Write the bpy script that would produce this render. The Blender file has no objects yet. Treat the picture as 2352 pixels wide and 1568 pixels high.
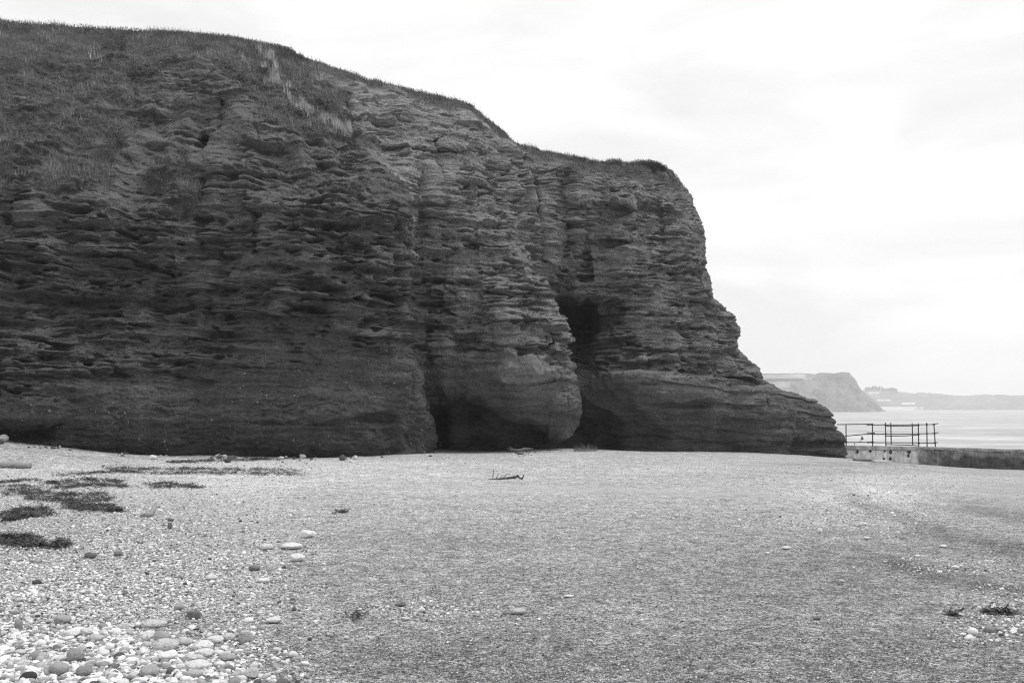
import bpy, bmesh, math, random
import numpy as np
from mathutils import Vector

# ------------------------------------------------------------------ camera, sky, sun, exposure
sc = bpy.context.scene
COL = sc.collection
EYE = 1.65
F, HZ, CX = 2286.0, 937.5, 1176.0        # focal length, horizon row and centre column for a 2352-wide survey of the view

cam_d = bpy.data.cameras.new('camera'); cam = bpy.data.objects.new('camera', cam_d); COL.objects.link(cam)
cam_d.sensor_width = 36; cam_d.lens = 36 * F / 2352; cam_d.shift_y = (HZ - 784) / 2352
cam_d.clip_start = 0.1; cam_d.clip_end = 20000
cam.location = (0, 0, EYE); cam.rotation_euler = (math.radians(90), 0, 0)
sc.camera = cam

SUN_EL, SUN_AZ = math.radians(56), math.radians(80)      # azimuth clockwise from +Y
w = bpy.data.worlds.new('World'); sc.world = w; w.use_nodes = True
nt = w.node_tree; nt.nodes.clear()
def N(nt, t, **kw):
    n = nt.nodes.new(t)
    for k, v in kw.items(): setattr(n, k, v)
    return n
sky = N(nt, 'ShaderNodeTexSky', sky_type='NISHITA', sun_disc=False, sun_elevation=SUN_EL, sun_rotation=SUN_AZ)
bw = N(nt, 'ShaderNodeRGBToBW'); nt.links.new(sky.outputs[0], bw.inputs[0])
tc = N(nt, 'ShaderNodeTexCoord'); mp = N(nt, 'ShaderNodeMapping'); mp.inputs['Scale'].default_value = (1.1, 1.1, 3.6)
mp.inputs['Location'].default_value = (0.35, 0.2, 0.9)
nt.links.new(tc.outputs['Generated'], mp.inputs[0])
n1 = N(nt, 'ShaderNodeTexNoise'); n1.inputs['Scale'].default_value = 3.4; n1.inputs['Detail'].default_value = 6; n1.inputs['Roughness'].default_value = 0.5
n1.inputs['Distortion'].default_value = 0.5
nt.links.new(mp.outputs[0], n1.inputs['Vector'])
cr = N(nt, 'ShaderNodeMapRange'); cr.inputs['From Min'].default_value = 0.38; cr.inputs['From Max'].default_value = 0.58
cr.inputs['To Min'].default_value = 8.8; cr.inputs['To Max'].default_value = 10.2
nt.links.new(n1.outputs['Fac'], cr.inputs['Value'])
mx = N(nt, 'ShaderNodeMix', data_type='FLOAT'); mx.inputs['Factor'].default_value = 0.97
nt.links.new(bw.outputs[0], mx.inputs['A']); nt.links.new(cr.outputs[0], mx.inputs['B'])
sx_ = N(nt, 'ShaderNodeSeparateXYZ'); nt.links.new(tc.outputs['Generated'], sx_.inputs[0])
zr_ = N(nt, 'ShaderNodeMapRange', interpolation_type='SMOOTHSTEP'); zr_.inputs['From Min'].default_value = .40; zr_.inputs['From Max'].default_value = 1.0
zr_.inputs['To Min'].default_value = 1.0; zr_.inputs['To Max'].default_value = 1.75; nt.links.new(sx_.outputs['Z'], zr_.inputs['Value'])
zm_ = N(nt, 'ShaderNodeMath', operation='MULTIPLY'); nt.links.new(mx.outputs['Result'], zm_.inputs[0]); nt.links.new(zr_.outputs[0], zm_.inputs[1])
bg = N(nt, 'ShaderNodeBackground'); bg.inputs['Strength'].default_value = 0.10
nt.links.new(zm_.outputs[0], bg.inputs['Color'])
wo = N(nt, 'ShaderNodeOutputWorld'); nt.links.new(bg.outputs[0], wo.inputs['Surface'])

sl = bpy.data.lights.new('sun', 'SUN'); sl.energy = 1.5; sl.angle = math.radians(14); sl.color = (1, 1, 1)
so = bpy.data.objects.new('sun', sl); COL.objects.link(so)
sd = Vector((math.sin(SUN_AZ) * math.cos(SUN_EL), math.cos(SUN_AZ) * math.cos(SUN_EL), math.sin(SUN_EL)))
so.rotation_euler = sd.to_track_quat('Z', 'Y').to_euler()
sc.view_settings.view_transform = 'Standard'; sc.view_settings.look = 'None'
sc.view_settings.exposure = 0.04; sc.cycles.use_denoising = True; sc.cycles.denoising_prefilter = 'NONE'; sc.cycles.filter_width = 1.15; sc.view_settings.gamma = 1
sc.cycles.volume_bounces = 1; sc.cycles.max_bounces = 6; sc.cycles.diffuse_bounces = 3

QUAL = 0.85          # mesh density of the cliff
rng = np.random.default_rng(11)
random.seed(11)

# ------------------------------------------------------------------ helpers
_perm = np.random.default_rng(5).permutation(256).astype(np.int32)
_perm = np.concatenate([_perm, _perm, _perm])
_g = np.random.default_rng(6).normal(size=(256, 3)).astype(np.float32)
_g /= np.linalg.norm(_g, axis=1)[:, None]
def noise(x, y, z):
    """gradient noise, about -1..1"""
    x = np.asarray(x, np.float32); y = np.asarray(y, np.float32) + 0 * x; z = np.asarray(z, np.float32) + 0 * x
    xi = np.floor(x).astype(np.int32); yi = np.floor(y).astype(np.int32); zi = np.floor(z).astype(np.int32)
    xf = x - xi; yf = y - yi; zf = z - zi
    xi &= 255; yi &= 255; zi &= 255
    u = xf**3 * (xf * (xf * 6 - 15) + 10); v = yf**3 * (yf * (yf * 6 - 15) + 10); t = zf**3 * (zf * (zf * 6 - 15) + 10)
    r = 0
    for dx in (0, 1):
        for dy in (0, 1):
            for dz in (0, 1):
                h = _perm[_perm[_perm[xi + dx] + yi + dy] + zi + dz] if False else _perm[(_perm[(_perm[(xi + dx) & 255] + yi + dy) & 255] + zi + dz) & 255]
                g = _g[h]
                d = g[..., 0] * (xf - dx) + g[..., 1] * (yf - dy) + g[..., 2] * (zf - dz)
                r = r + d * (u if dx else 1 - u) * (v if dy else 1 - v) * (t if dz else 1 - t)
    return r * 1.5
def fbm(x, y, z, o=4, rough=0.5, lac=2.03):
    a, s, r = 1.0, 0.0, 0
    for k in range(o):
        f = lac**k
        r = r + a * noise(x * f + 17.3 * k, y * f - 9.1 * k, z * f + 4.7 * k); s += a; a *= rough
    return r / s
def sstep(a, b, x):
    t = np.clip((x - a) / (b - a), 0, 1); return t * t * (3 - 2 * t)
def P3(px, py, d):
    """surveyed column / row at a measured distance -> world point"""
    return np.stack([(px - CX) / F * d, d + 0 * px, EYE + (HZ - py) / F * d], -1)

def mesh_from(name, V, Fc, smooth=True, mats=(), attrs=None):
    """V n x 3, Fc m x k int array (k = 3 or 4) or a list of such arrays"""
    me = bpy.data.meshes.new(name)
    Fl = Fc if isinstance(Fc, list) else [Fc]
    Fl = [np.asarray(f, np.int32) for f in Fl if len(f)]
    tot = np.concatenate([np.full(len(f), f.shape[1], np.int32) for f in Fl])
    loops = np.concatenate([f.ravel() for f in Fl])
    me.vertices.add(len(V)); me.vertices.foreach_set('co', np.ascontiguousarray(V, np.float32).ravel())
    me.loops.add(len(loops)); me.loops.foreach_set('vertex_index', loops)
    me.polygons.add(len(tot)); st = np.zeros(len(tot), np.int32); st[1:] = np.cumsum(tot)[:-1]
    me.polygons.foreach_set('loop_start', st)
    try: me.polygons.foreach_set('loop_total', tot)
    except Exception: pass
    me.update(calc_edges=True)
    me.polygons.foreach_set('use_smooth', np.full(len(tot), smooth))
    for k, a in (attrs or {}).items():
        at = me.attributes.new(k, 'FLOAT', 'POINT'); at.data.foreach_set('value', np.ascontiguousarray(a, np.float32))
    for m in mats: me.materials.append(m)
    return me
def link(name, me, parent=None, loc=None):
    o = bpy.data.objects.new(name, me); COL.objects.link(o)
    if parent is not None: o.parent = parent
    if loc is not None: o.location = loc
    return o
def tag(o, label=None, cat=None, group=None, kind=None):
    if label: o['label'] = label
    if cat: o['category'] = cat
    if group: o['group'] = group
    if kind: o['kind'] = kind
    return o
def empty(name, loc): 
    o = bpy.data.objects.new(name, None); COL.objects.link(o); o.location = loc; o.empty_display_size = 0.2
    return o
def grid_faces(nu, nv):
    i = np.arange(nu - 1)[:, None] * nv + np.arange(nv - 1)[None, :]
    return np.stack([i, i + nv, i + nv + 1, i + 1], -1).reshape(-1, 4)

# ------------------------------------------------------------------ materials
def mat(name):
    m = bpy.data.materials.new(name); m.use_nodes = True
    n = m.node_tree; b = n.nodes['Principled BSDF']; b.inputs['Roughness'].default_value = 0.9
    b.inputs['Specular IOR Level'].default_value = 0.18
    return m, n, b
def nz(n, scale, detail=4, rough=0.55, vec=None, sc3=None, coord='Object', dist=0.0):
    t = N(n, 'ShaderNodeTexNoise'); t.inputs['Scale'].default_value = scale; t.inputs['Detail'].default_value = detail
    t.inputs['Roughness'].default_value = rough; t.inputs['Distortion'].default_value = dist
    c = N(n, 'ShaderNodeTexCoord'); src = c.outputs[coord]
    if sc3:
        m = N(n, 'ShaderNodeMapping'); m.inputs['Scale'].default_value = sc3; n.links.new(src, m.inputs[0]); src = m.outputs[0]
    n.links.new(src, t.inputs['Vector']); return t.outputs['Fac']
def vor(n, scale, feature='F1', out='Distance', sc3=None, rnd=1.0):
    t = N(n, 'ShaderNodeTexVoronoi', feature=feature); t.inputs['Scale'].default_value = scale; t.inputs['Randomness'].default_value = rnd
    c = N(n, 'ShaderNodeTexCoord'); src = c.outputs['Object']
    if sc3:
        m = N(n, 'ShaderNodeMapping'); m.inputs['Scale'].default_value = sc3; n.links.new(src, m.inputs[0]); src = m.outputs[0]
    n.links.new(src, t.inputs['Vector']); return t.outputs[out]
def rmp(n, val, a, b, c, d):
    t = N(n, 'ShaderNodeMapRange'); 
    for k, x in zip(('From Min', 'From Max', 'To Min', 'To Max'), (a, b, c, d)): t.inputs[k].default_value = x
    n.links.new(val, t.inputs['Value']); return t.outputs[0]
def mth(n, op, a, b=None):
    t = N(n, 'ShaderNodeMath', operation=op)
    for k, x in enumerate((a, b)):
        if x is None: continue
        if isinstance(x, (int, float)): t.inputs[k].default_value = x
        else: n.links.new(x, t.inputs[k])
    return t.outputs[0]
def mixf(n, f, a, b):
    t = N(n, 'ShaderNodeMix', data_type='FLOAT')
    for k, x in (('Factor', f), ('A', a), ('B', b)):
        if isinstance(x, (int, float)): t.inputs[k].default_value = x
        else: n.links.new(x, t.inputs[k])
    return t.outputs['Result']
def attr(n, name): return N(n, 'ShaderNodeAttribute', attribute_name=name).outputs['Fac']
def bump(n, b, h, dist, strength=1.0, prev=None):
    t = N(n, 'ShaderNodeBump'); t.inputs['Distance'].default_value = dist; t.inputs['Strength'].default_value = strength
    n.links.new(h, t.inputs['Height'])
    if prev is not None: n.links.new(prev, t.inputs['Normal'])
    n.links.new(t.outputs[0], b.inputs['Normal']); return t.outputs[0]

# rock
M_ROCK, n, b = mat('sandstone')
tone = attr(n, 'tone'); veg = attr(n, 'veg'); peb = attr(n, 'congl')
band = nz(n, 1.0, 5, 0.6, sc3=(0.35, 0.35, 5.0))
fine = nz(n, 9, 6, 0.65)
grain = nz(n, 60, 3, 0.7)
v = mth(n, 'MULTIPLY', rmp(n, band, 0.3, 0.7, 0.62, 1.38), rmp(n, fine, 0.3, 0.7, 0.7, 1.3))
v = mth(n, 'MULTIPLY', v, rmp(n, grain, 0.3, 0.7, 0.72, 1.28))
v = mth(n, 'MULTIPLY', v, rmp(n, nz(n, 24, 3, 0.7), 0.32, 0.68, 0.6, 1.4))
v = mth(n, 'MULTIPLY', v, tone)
# pale pebbles embedded in the conglomerate
vd = vor(n, 5.5); vc = vor(n, 5.5, out='Color')
sp = mth(n, 'MULTIPLY', rmp(n, vd, 0.10, 0.2, 1, 0), rmp(n, vc, 0.55, 0.62, 0, 1))
sp = mth(n, 'MULTIPLY', sp, peb)
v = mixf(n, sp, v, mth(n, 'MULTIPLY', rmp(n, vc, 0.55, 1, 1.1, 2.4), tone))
soil = mth(n, 'MULTIPLY', rmp(n, nz(n, 14, 6, 0.7), 0.3, 0.7, 0.04, 0.13), rmp(n, nz(n, 1.3, 4, 0.6), 0.35, 0.65, 0.7, 1.3))
v = mixf(n, veg, v, soil)
n.links.new(v, b.inputs['Base Color'])
p = bump(n, b, fine, 0.10)
p = bump(n, b, grain, 0.016, 1.0, p)
bump(n, b, mth(n, 'MULTIPLY', rmp(n, vd, 0.0, 0.2, 1, 0), peb), 0.02, 0.7, p)

# beach
M_BEACH, n, b = mat('shingle_sand')
pb = attr(n, 'pebbly'); wet = attr(n, 'wet'); smo = attr(n, 'smooth_sand'); bt = attr(n, 'bright')
def layer(sc, pw):
    c = vor(n, sc, out='Color', sc3=(1, 1, 1)); s = N(n, 'ShaderNodeSeparateColor'); n.links.new(c, s.inputs[0]); return s.outputs[0]
c1 = layer(120, 1); c2 = layer(45, 1); c3 = layer(22, 1)
g1 = rmp(n, c1, 0, 1, 0.28, 1.75)
g2 = rmp(n, c2, 0, 1, 0.45, 1.6)
big = nz(n, 0.7, 5, 0.6); mid = nz(n, 5.0, 5, 0.65, sc3=(1, 1, 1)); 
v = mth(n, 'MULTIPLY', mth(n, 'MULTIPLY', g1, g2), rmp(n, big, 0.3, 0.7, 0.88, 1.12))
v = mth(n, 'MULTIPLY', v, mth(n, 'MULTIPLY', rmp(n, mid, 0.3, 0.7, 0.6, 1.4), rmp(n, nz(n, 17, 4, .7), 0.3, 0.7, 0.6, 1.4)))
v = mth(n, 'MULTIPLY', v, 0.37)
pebv = rmp(n, c3, 0.0, 1.0, 0.12, 0.75)
gate = mth(n, 'GREATER_THAN', mth(n, 'ADD', pb, rmp(n, c3, 0, 1, -0.35, 0.35)), 0.55)
v = mixf(n, mth(n, 'MULTIPLY', gate, 0.55), v, pebv)
v = mixf(n, mth(n, 'MULTIPLY', smo, 0.8), v, mth(n, 'MULTIPLY', rmp(n, mid, 0.3, 0.7, 0.26, 0.36), rmp(n, c1, 0, 1, .85, 1.15)))
v = mth(n, 'MULTIPLY', v, mixf(n, wet, 1.0, 0.36))
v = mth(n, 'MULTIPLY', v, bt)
n.links.new(v, b.inputs['Base Color'])
d1 = vor(n, 120); d2 = vor(n, 45)
hh = mth(n, 'ADD', mth(n, 'MULTIPLY', d1, -0.35), mth(n, 'MULTIPLY', d2, -0.6))
hh = mth(n, 'MULTIPLY', hh, mixf(n, smo, 1.0, 0.15))
p = bump(n, b, hh, 0.02)
bump(n, b, nz(n, 9, 6, 0.7), 0.07, 0.9, p)

def simple(name, a, bb, scale, rough=0.9, bmp=0.01, det=5, sc3=None, spec=0.25):
    m, n, b = mat(name)
    f = nz(n, scale, det, 0.6, sc3=sc3)
    n.links.new(rmp(n, f, 0.3, 0.7, a, bb), b.inputs['Base Color']); b.inputs['Roughness'].default_value = rough
    b.inputs['Specular IOR Level'].default_value = spec
    if bmp: bump(n, b, f, bmp)
    return m
def attr_mat(name, scale, lo, hi, bmp, rough=0.85):
    m, n, b = mat(name)
    f = nz(n, scale, 4, 0.6)
    n.links.new(mth(n, 'MULTIPLY', attr(n, 'tone'), rmp(n, f, 0.3, 0.7, lo, hi)), b.inputs['Base Color'])
    b.inputs['Roughness'].default_value = rough
    if bmp: bump(n, b, f, bmp)
    return m
M_PEB = attr_mat('small_pebbles', 30, 0.8, 1.15, 0.003)
M_STONE, n, b = mat('beach_stone')
oi = N(n, 'ShaderNodeObjectInfo'); s = N(n, 'ShaderNodeSeparateColor'); n.links.new(oi.outputs['Color'], s.inputs[0])
f1 = nz(n, 3.0, 6, 0.65, dist=0.6); f2 = nz(n, 22, 3, 0.6)
v = mth(n, 'MULTIPLY', s.outputs[0], rmp(n, f2, 0.3, 0.7, 0.88, 1.08))
v = mth(n, 'MULTIPLY', v, mixf(n, mth(n, 'MULTIPLY', rmp(n, f1, 0.56, 0.62, 0, 1), s.outputs[1]), 1.0, 0.45))
n.links.new(v, b.inputs['Base Color']); b.inputs['Roughness'].default_value = 0.75
bump(n, b, f1, 0.25, 0.6)
M_GRASS = attr_mat('grass_blades', 3, 0.8, 1.2, 0, 0.8)
M_LEAF = attr_mat('leaves', 5, 0.75, 1.25, 0, 0.7)
M_WEED = simple('seaweed', 0.012, 0.05, 9, 0.55, 0.01, spec=0.5)
M_WOOD = simple('driftwood', 0.16, 0.36, 8, 0.85, 0.02, sc3=(1, 6, 6))
M_DWOOD = simple('dark_wood', 0.03, 0.09, 8, 0.85, 0.02, sc3=(1, 6, 6))
M_IRON = simple('rusty_iron', 0.03, 0.09, 30, 0.7, 0.003)
M_ROPE = simple('pale_rope', 0.3, 0.5, 40, 0.9, 0.002)
M_FLOAT = simple('float_plastic', 0.14, 0.22, 20, 0.5, 0.002)
M_FARROOF = simple('slate', 0.1, 0.2, 1, 0.9, 0)
M_HOUSE = simple('white_render', 0.7, 0.8, 1, 0.9, 0)
M_DARK = simple('dark_hollow', 0.015, 0.03, 3, 0.9, 0.0)

# sea wall
M_WALL, n, b = mat('sea_wall_concrete')
st = attr(n, 'stain')
f1 = nz(n, 0.9, 6, 0.7, sc3=(1, 1, 1.6)); f2 = nz(n, 7, 5, 0.7, sc3=(1, 1, 0.35))
v = mth(n, 'MULTIPLY', rmp(n, f1, 0.35, 0.65, 0.55, 0.82), rmp(n, f2, 0.3, 0.7, 0.55, 1.35))
v = mth(n, 'MULTIPLY', v, mixf(n, st, 1.0, 0.14))
n.links.new(v, b.inputs['Base Color']); bump(n, b, f2, 0.06)

# sea
M_SEA, n, b = mat('sea_water')
b.inputs['Roughness'].default_value = 0.4; b.inputs['Specular IOR Level'].default_value = 0.5; b.inputs['IOR'].default_value = 1.33
f1 = nz(n, 0.22, 6, 0.7, sc3=(0.3, .5, 1)); f0 = nz(n, 0.02, 4, 0.6, sc3=(0.3, 1, 1))
n.links.new(mth(n, 'MULTIPLY', rmp(n, f0, 0.3, 0.7, 0.30, 0.46), rmp(n, f1, 0.33, 0.67, 0.6, 1.3)), b.inputs['Base Color'])
bump(n, b, f1, 0.9, 0.9)

# far land
M_FAR, n, b = mat('far_land')
f1 = nz(n, 0.03, 6, 0.65); f2 = nz(n, 0.012, 5, 0.6, sc3=(1, 1, 0.3))
v = mth(n, 'MULTIPLY', attr(n, 'tone'), mth(n, 'MULTIPLY', rmp(n, f1, 0.3, 0.7, 0.7, 1.3), rmp(n, f2, 0.3, 0.7, 0.8, 1.2)))
n.links.new(v, b.inputs['Base Color'])

# ------------------------------------------------------------------ the beach height
BC = np.array([  # surveyed column, row, distance on the beach surface
 (0,1012,29.5),(-300,1004,28.5),(-900,1000,27),(120,1023,30.5),(260,1038,31.5),(460,1045,32.5),(620,1048,33.2),(800,1048,33.8),(900,1045,34.8),(990,1041,36.3),
 (1090,1041,40),(1200,1035,40),(1290,1029,42),(1350,1033,44),(1450,1036,44.8),(1600,1036,45.6),(1800,1043,48.2),(1945,1053,51),
 (2100,1068,50.5),(2352,1080,47),(2800,1092,43),(0,1075,25),(0,1150,17.9),(600,1110,22),(1200,1100,25),(1200,1140,18.8),
 (2352,1100,34),(2352,1180,17.5),(2352,1300,11.2),(1176,1300,10.4),(1176,1568,6.0),(0,1400,8.1),(0,1568,6.0),(2352,1568,6.1),(-800,1200,14),(1800,1100,27)], float)
BW = P3(BC[:, 0], BC[:, 1], BC[:, 2])
BW = np.vstack([BW, [(-8, -6, .1), (8, -6, -.1), (0, 1, 0), (-25, -6, .5), (25, -6, -.6), (25, 15, -.7), (-25, 10, .6), (-5, 62, .5), (15, 64, -1.2), (-25, 60, 1)]])
def _tps(A, B):
    r2 = ((A[:, None, :2] - B[None, :, :2])**2).sum(-1); return 0.5 * r2 * np.log(r2 + 1e-9)
_n = len(BW); _K = _tps(BW, BW) + np.eye(_n) * 0.6; _Pm = np.c_[np.ones(_n), BW[:, :2]]
_A = np.block([[_K, _Pm], [_Pm.T, np.zeros((3, 3))]])
_w = np.linalg.solve(_A, np.r_[BW[:, 2], 0, 0, 0])
def gz(x, y):
    x = np.asarray(x, float); y = np.asarray(y, float); sh = np.broadcast(x, y).shape
    x = np.broadcast_to(x, sh).ravel(); y = np.broadcast_to(y, sh).ravel()
    xc = np.clip(x, -28, 28); yc = np.clip(y, -8, 66)
    Q = np.c_[xc, yc]; z = np.empty(len(Q))
    for i in range(0, len(Q), 200000):
        q = Q[i:i + 200000]; z[i:i + 200000] = _tps(q, BW) @ _w[:_n] + np.c_[np.ones(len(q)), q] @ _w[_n:]
    z = z + fbm(x * .35, y * .35, 3.1, 3) * .05 * sstep(2, 14, y) + fbm(x * 1.6, y * 1.6, 8.2, 3) * .022 + fbm(x * 6, y * 6, 1.2, 2) * .006
    z = z - sstep(30, 80, x) * 3.5 - sstep(64, 80, y) * 4.0 * (x > -80)
    return z.reshape(sh)
_ds = 4.0 * (60 / 4.0)**np.linspace(0, 1, 420)
_gx = np.linspace(-30, 30, 481); _gy = np.concatenate([np.linspace(2, 20, 181), np.linspace(20.1, 66, 300)])
_GZ = gz(*np.meshgrid(_gx, _gy, indexing='ij'))
def gzi(x, y):          # quick bilinear look-up of gz
    i = np.clip(np.searchsorted(_gx, x) - 1, 0, len(_gx) - 2); j = np.clip(np.searchsorted(_gy, y) - 1, 0, len(_gy) - 2)
    u = np.clip((x - _gx[i]) / (_gx[i + 1] - _gx[i]), 0, 1); v = np.clip((y - _gy[j]) / (_gy[j + 1] - _gy[j]), 0, 1)
    return _GZ[i, j] * (1 - u) * (1 - v) + _GZ[i + 1, j] * u * (1 - v) + _GZ[i, j + 1] * (1 - u) * v + _GZ[i + 1, j + 1] * u * v
def ground_at(px, py):
    """where the beach is that shows at this column and row: world x, y, z (first hit along the line of sight)"""
    px = np.atleast_1d(np.asarray(px, float)); py = np.atleast_1d(np.asarray(py, float))
    out = np.full(len(px), 55.0); done = np.zeros(len(px), bool); prev = np.full(len(px), 1.0)
    for k in range(len(_ds) - 1):
        d = _ds[k]; x = (px - CX) / F * d; zr = EYE + (HZ - py) / F * d; diff = zr - gzi(x, np.full(len(px), d))
        hit = (~done) & (diff <= 0)
        if k:
            t = prev / np.maximum(prev - diff, 1e-6); out[hit] = (_ds[k - 1] + (d - _ds[k - 1]) * np.clip(t, 0, 1))[hit]
        else: out[hit] = d
        done |= hit; prev = diff
    x = (px - CX) / F * out
    return np.stack([x, out, gz(x, out)], -1)

# fields over the beach, written against the survey columns/rows of the world point
def proj(x, y, z):
    yy = np.maximum(y, 1.0); return CX + x / yy * F, HZ - (z - EYE) / yy * F
def blob(px, py, cx, cy, rx, ry): return np.exp(-(((px - cx) / rx)**2 + ((py - cy) / ry)**2))
def pebbly(px, py, x, y):
    a = sstep(900, 250, px + (py - 1250) * 0.25) * sstep(1050, 1110, py)
    a = a * (1 - 0.75 * blob(px, py, 360, 1440, 340, 45))
    near = sstep(1400, 1450, py) * sstep(480, 220, px - (py - 1430) * 1.8)
    a = np.maximum(a, near)
    a = np.maximum(a, .5 * blob(px, py, 1030, 1400, 150, 18))
    a = np.maximum(a, .75 * blob(px, py, 2000, 1140, 150, 22)); a = np.maximum(a, .7 * blob(px, py, 1950, 1190, 200, 32))
    a = np.maximum(a, .5 * blob(px, py, 2200, 1300, 150, 20)); a = np.maximum(a, .5 * blob(px, py, 2300, 1400, 90, 50))
    a = np.maximum(a, .7 * blob(px, py, 1650, 1078, 260, 10)); a = np.maximum(a, .75 * blob(px, py, 700, 1068, 350, 16))
    a = np.maximum(a, .6 * blob(px, py, 1300, 1046, 130, 9)); a = np.maximum(a, .8 * blob(px, py, 2080, 1100, 220, 11))
    return np.clip(a + fbm(x * .8, y * .8, 2.2, 4) * .30 * (a > 0.03), 0, 1)
def wetness(px, py, x, y):
    a = 0 * px
    a = a + .35 * blob(px, py, 1950, 1310, 200, 60) + .25 * sstep(1350, 1560, py) * sstep(300, 900, px) + 0.5 * sstep(1110, 1040, py) * sstep(1900, 2300, px)
    a = a + .25 * blob(px, py, 1800, 1085, 200, 8) + .3 * blob(px, py, 1900, 1066, 160, 8)
    for pl in ([(1900,1120),(2080,1195),(2200,1238),(2352,1262)], [(2030,1285),(2180,1325),(2352,1365)], [(2200,1165),(2360,1190)]):
        p_ = np.array(pl, float); c_ = np.interp(px, p_[:, 0], p_[:, 1]); a = a + .50 * np.exp(-((py - c_) / 20)**2) * sstep(p_[0, 0] - 60, p_[0, 0] + 60, px)
    return np.clip(a + fbm(x * 1.3, y * 1.0, 6.2, 6) * .7 * np.minimum(a * 3, 1), 0, 1)
def smoothsand(px, py, x, y):
    c = 1122 + (px - 1200) * .028
    a = np.exp(-((py - c) / 8)**2) * sstep(850, 1150, px) * sstep(2100, 1850, px)
    a = np.maximum(a, sstep(2120, 2260, px - (py - 1100) * .5) * sstep(1210, 1120, py))
    a = np.maximum(a, .5 * sstep(1090, 1055, py) * sstep(1500, 1750, px) * sstep(2100, 1900, px))
    return np.clip(a, 0, 1)
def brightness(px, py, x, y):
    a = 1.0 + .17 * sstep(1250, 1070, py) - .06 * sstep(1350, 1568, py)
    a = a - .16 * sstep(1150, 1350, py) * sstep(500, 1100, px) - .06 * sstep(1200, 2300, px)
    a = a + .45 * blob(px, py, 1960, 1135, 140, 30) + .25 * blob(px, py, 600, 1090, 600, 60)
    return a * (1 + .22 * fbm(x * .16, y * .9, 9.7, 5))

_yr = np.concatenate([-np.array([30., 12, 4])[:, ], [0.5], 2.0 * (66 / 2.0)**np.linspace(0, 1, 620), [75, 90, 120]])
_ur = np.concatenate([[-14, -7, -3.5, -1.6, -1.0], np.linspace(-.72, .72, 560), [1.0, 1.6, 3.5, 7, 14]])
Y, U = np.meshgrid(_yr, _ur, indexing='ij')
X = U * (np.abs(Y) + 6) * 0.9
Z = gz(X, Y)
px, py = proj(X, Y, Z)
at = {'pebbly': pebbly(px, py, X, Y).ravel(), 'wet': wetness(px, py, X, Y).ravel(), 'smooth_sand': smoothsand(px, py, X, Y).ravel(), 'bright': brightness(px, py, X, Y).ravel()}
fc = grid_faces(len(_yr), len(_ur))[:, ::-1]
o = link('beach', mesh_from('beach', np.stack([X, Y, Z], -1).reshape(-1, 3), fc, True, [M_BEACH], at)); tag(o, kind='structure')

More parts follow.
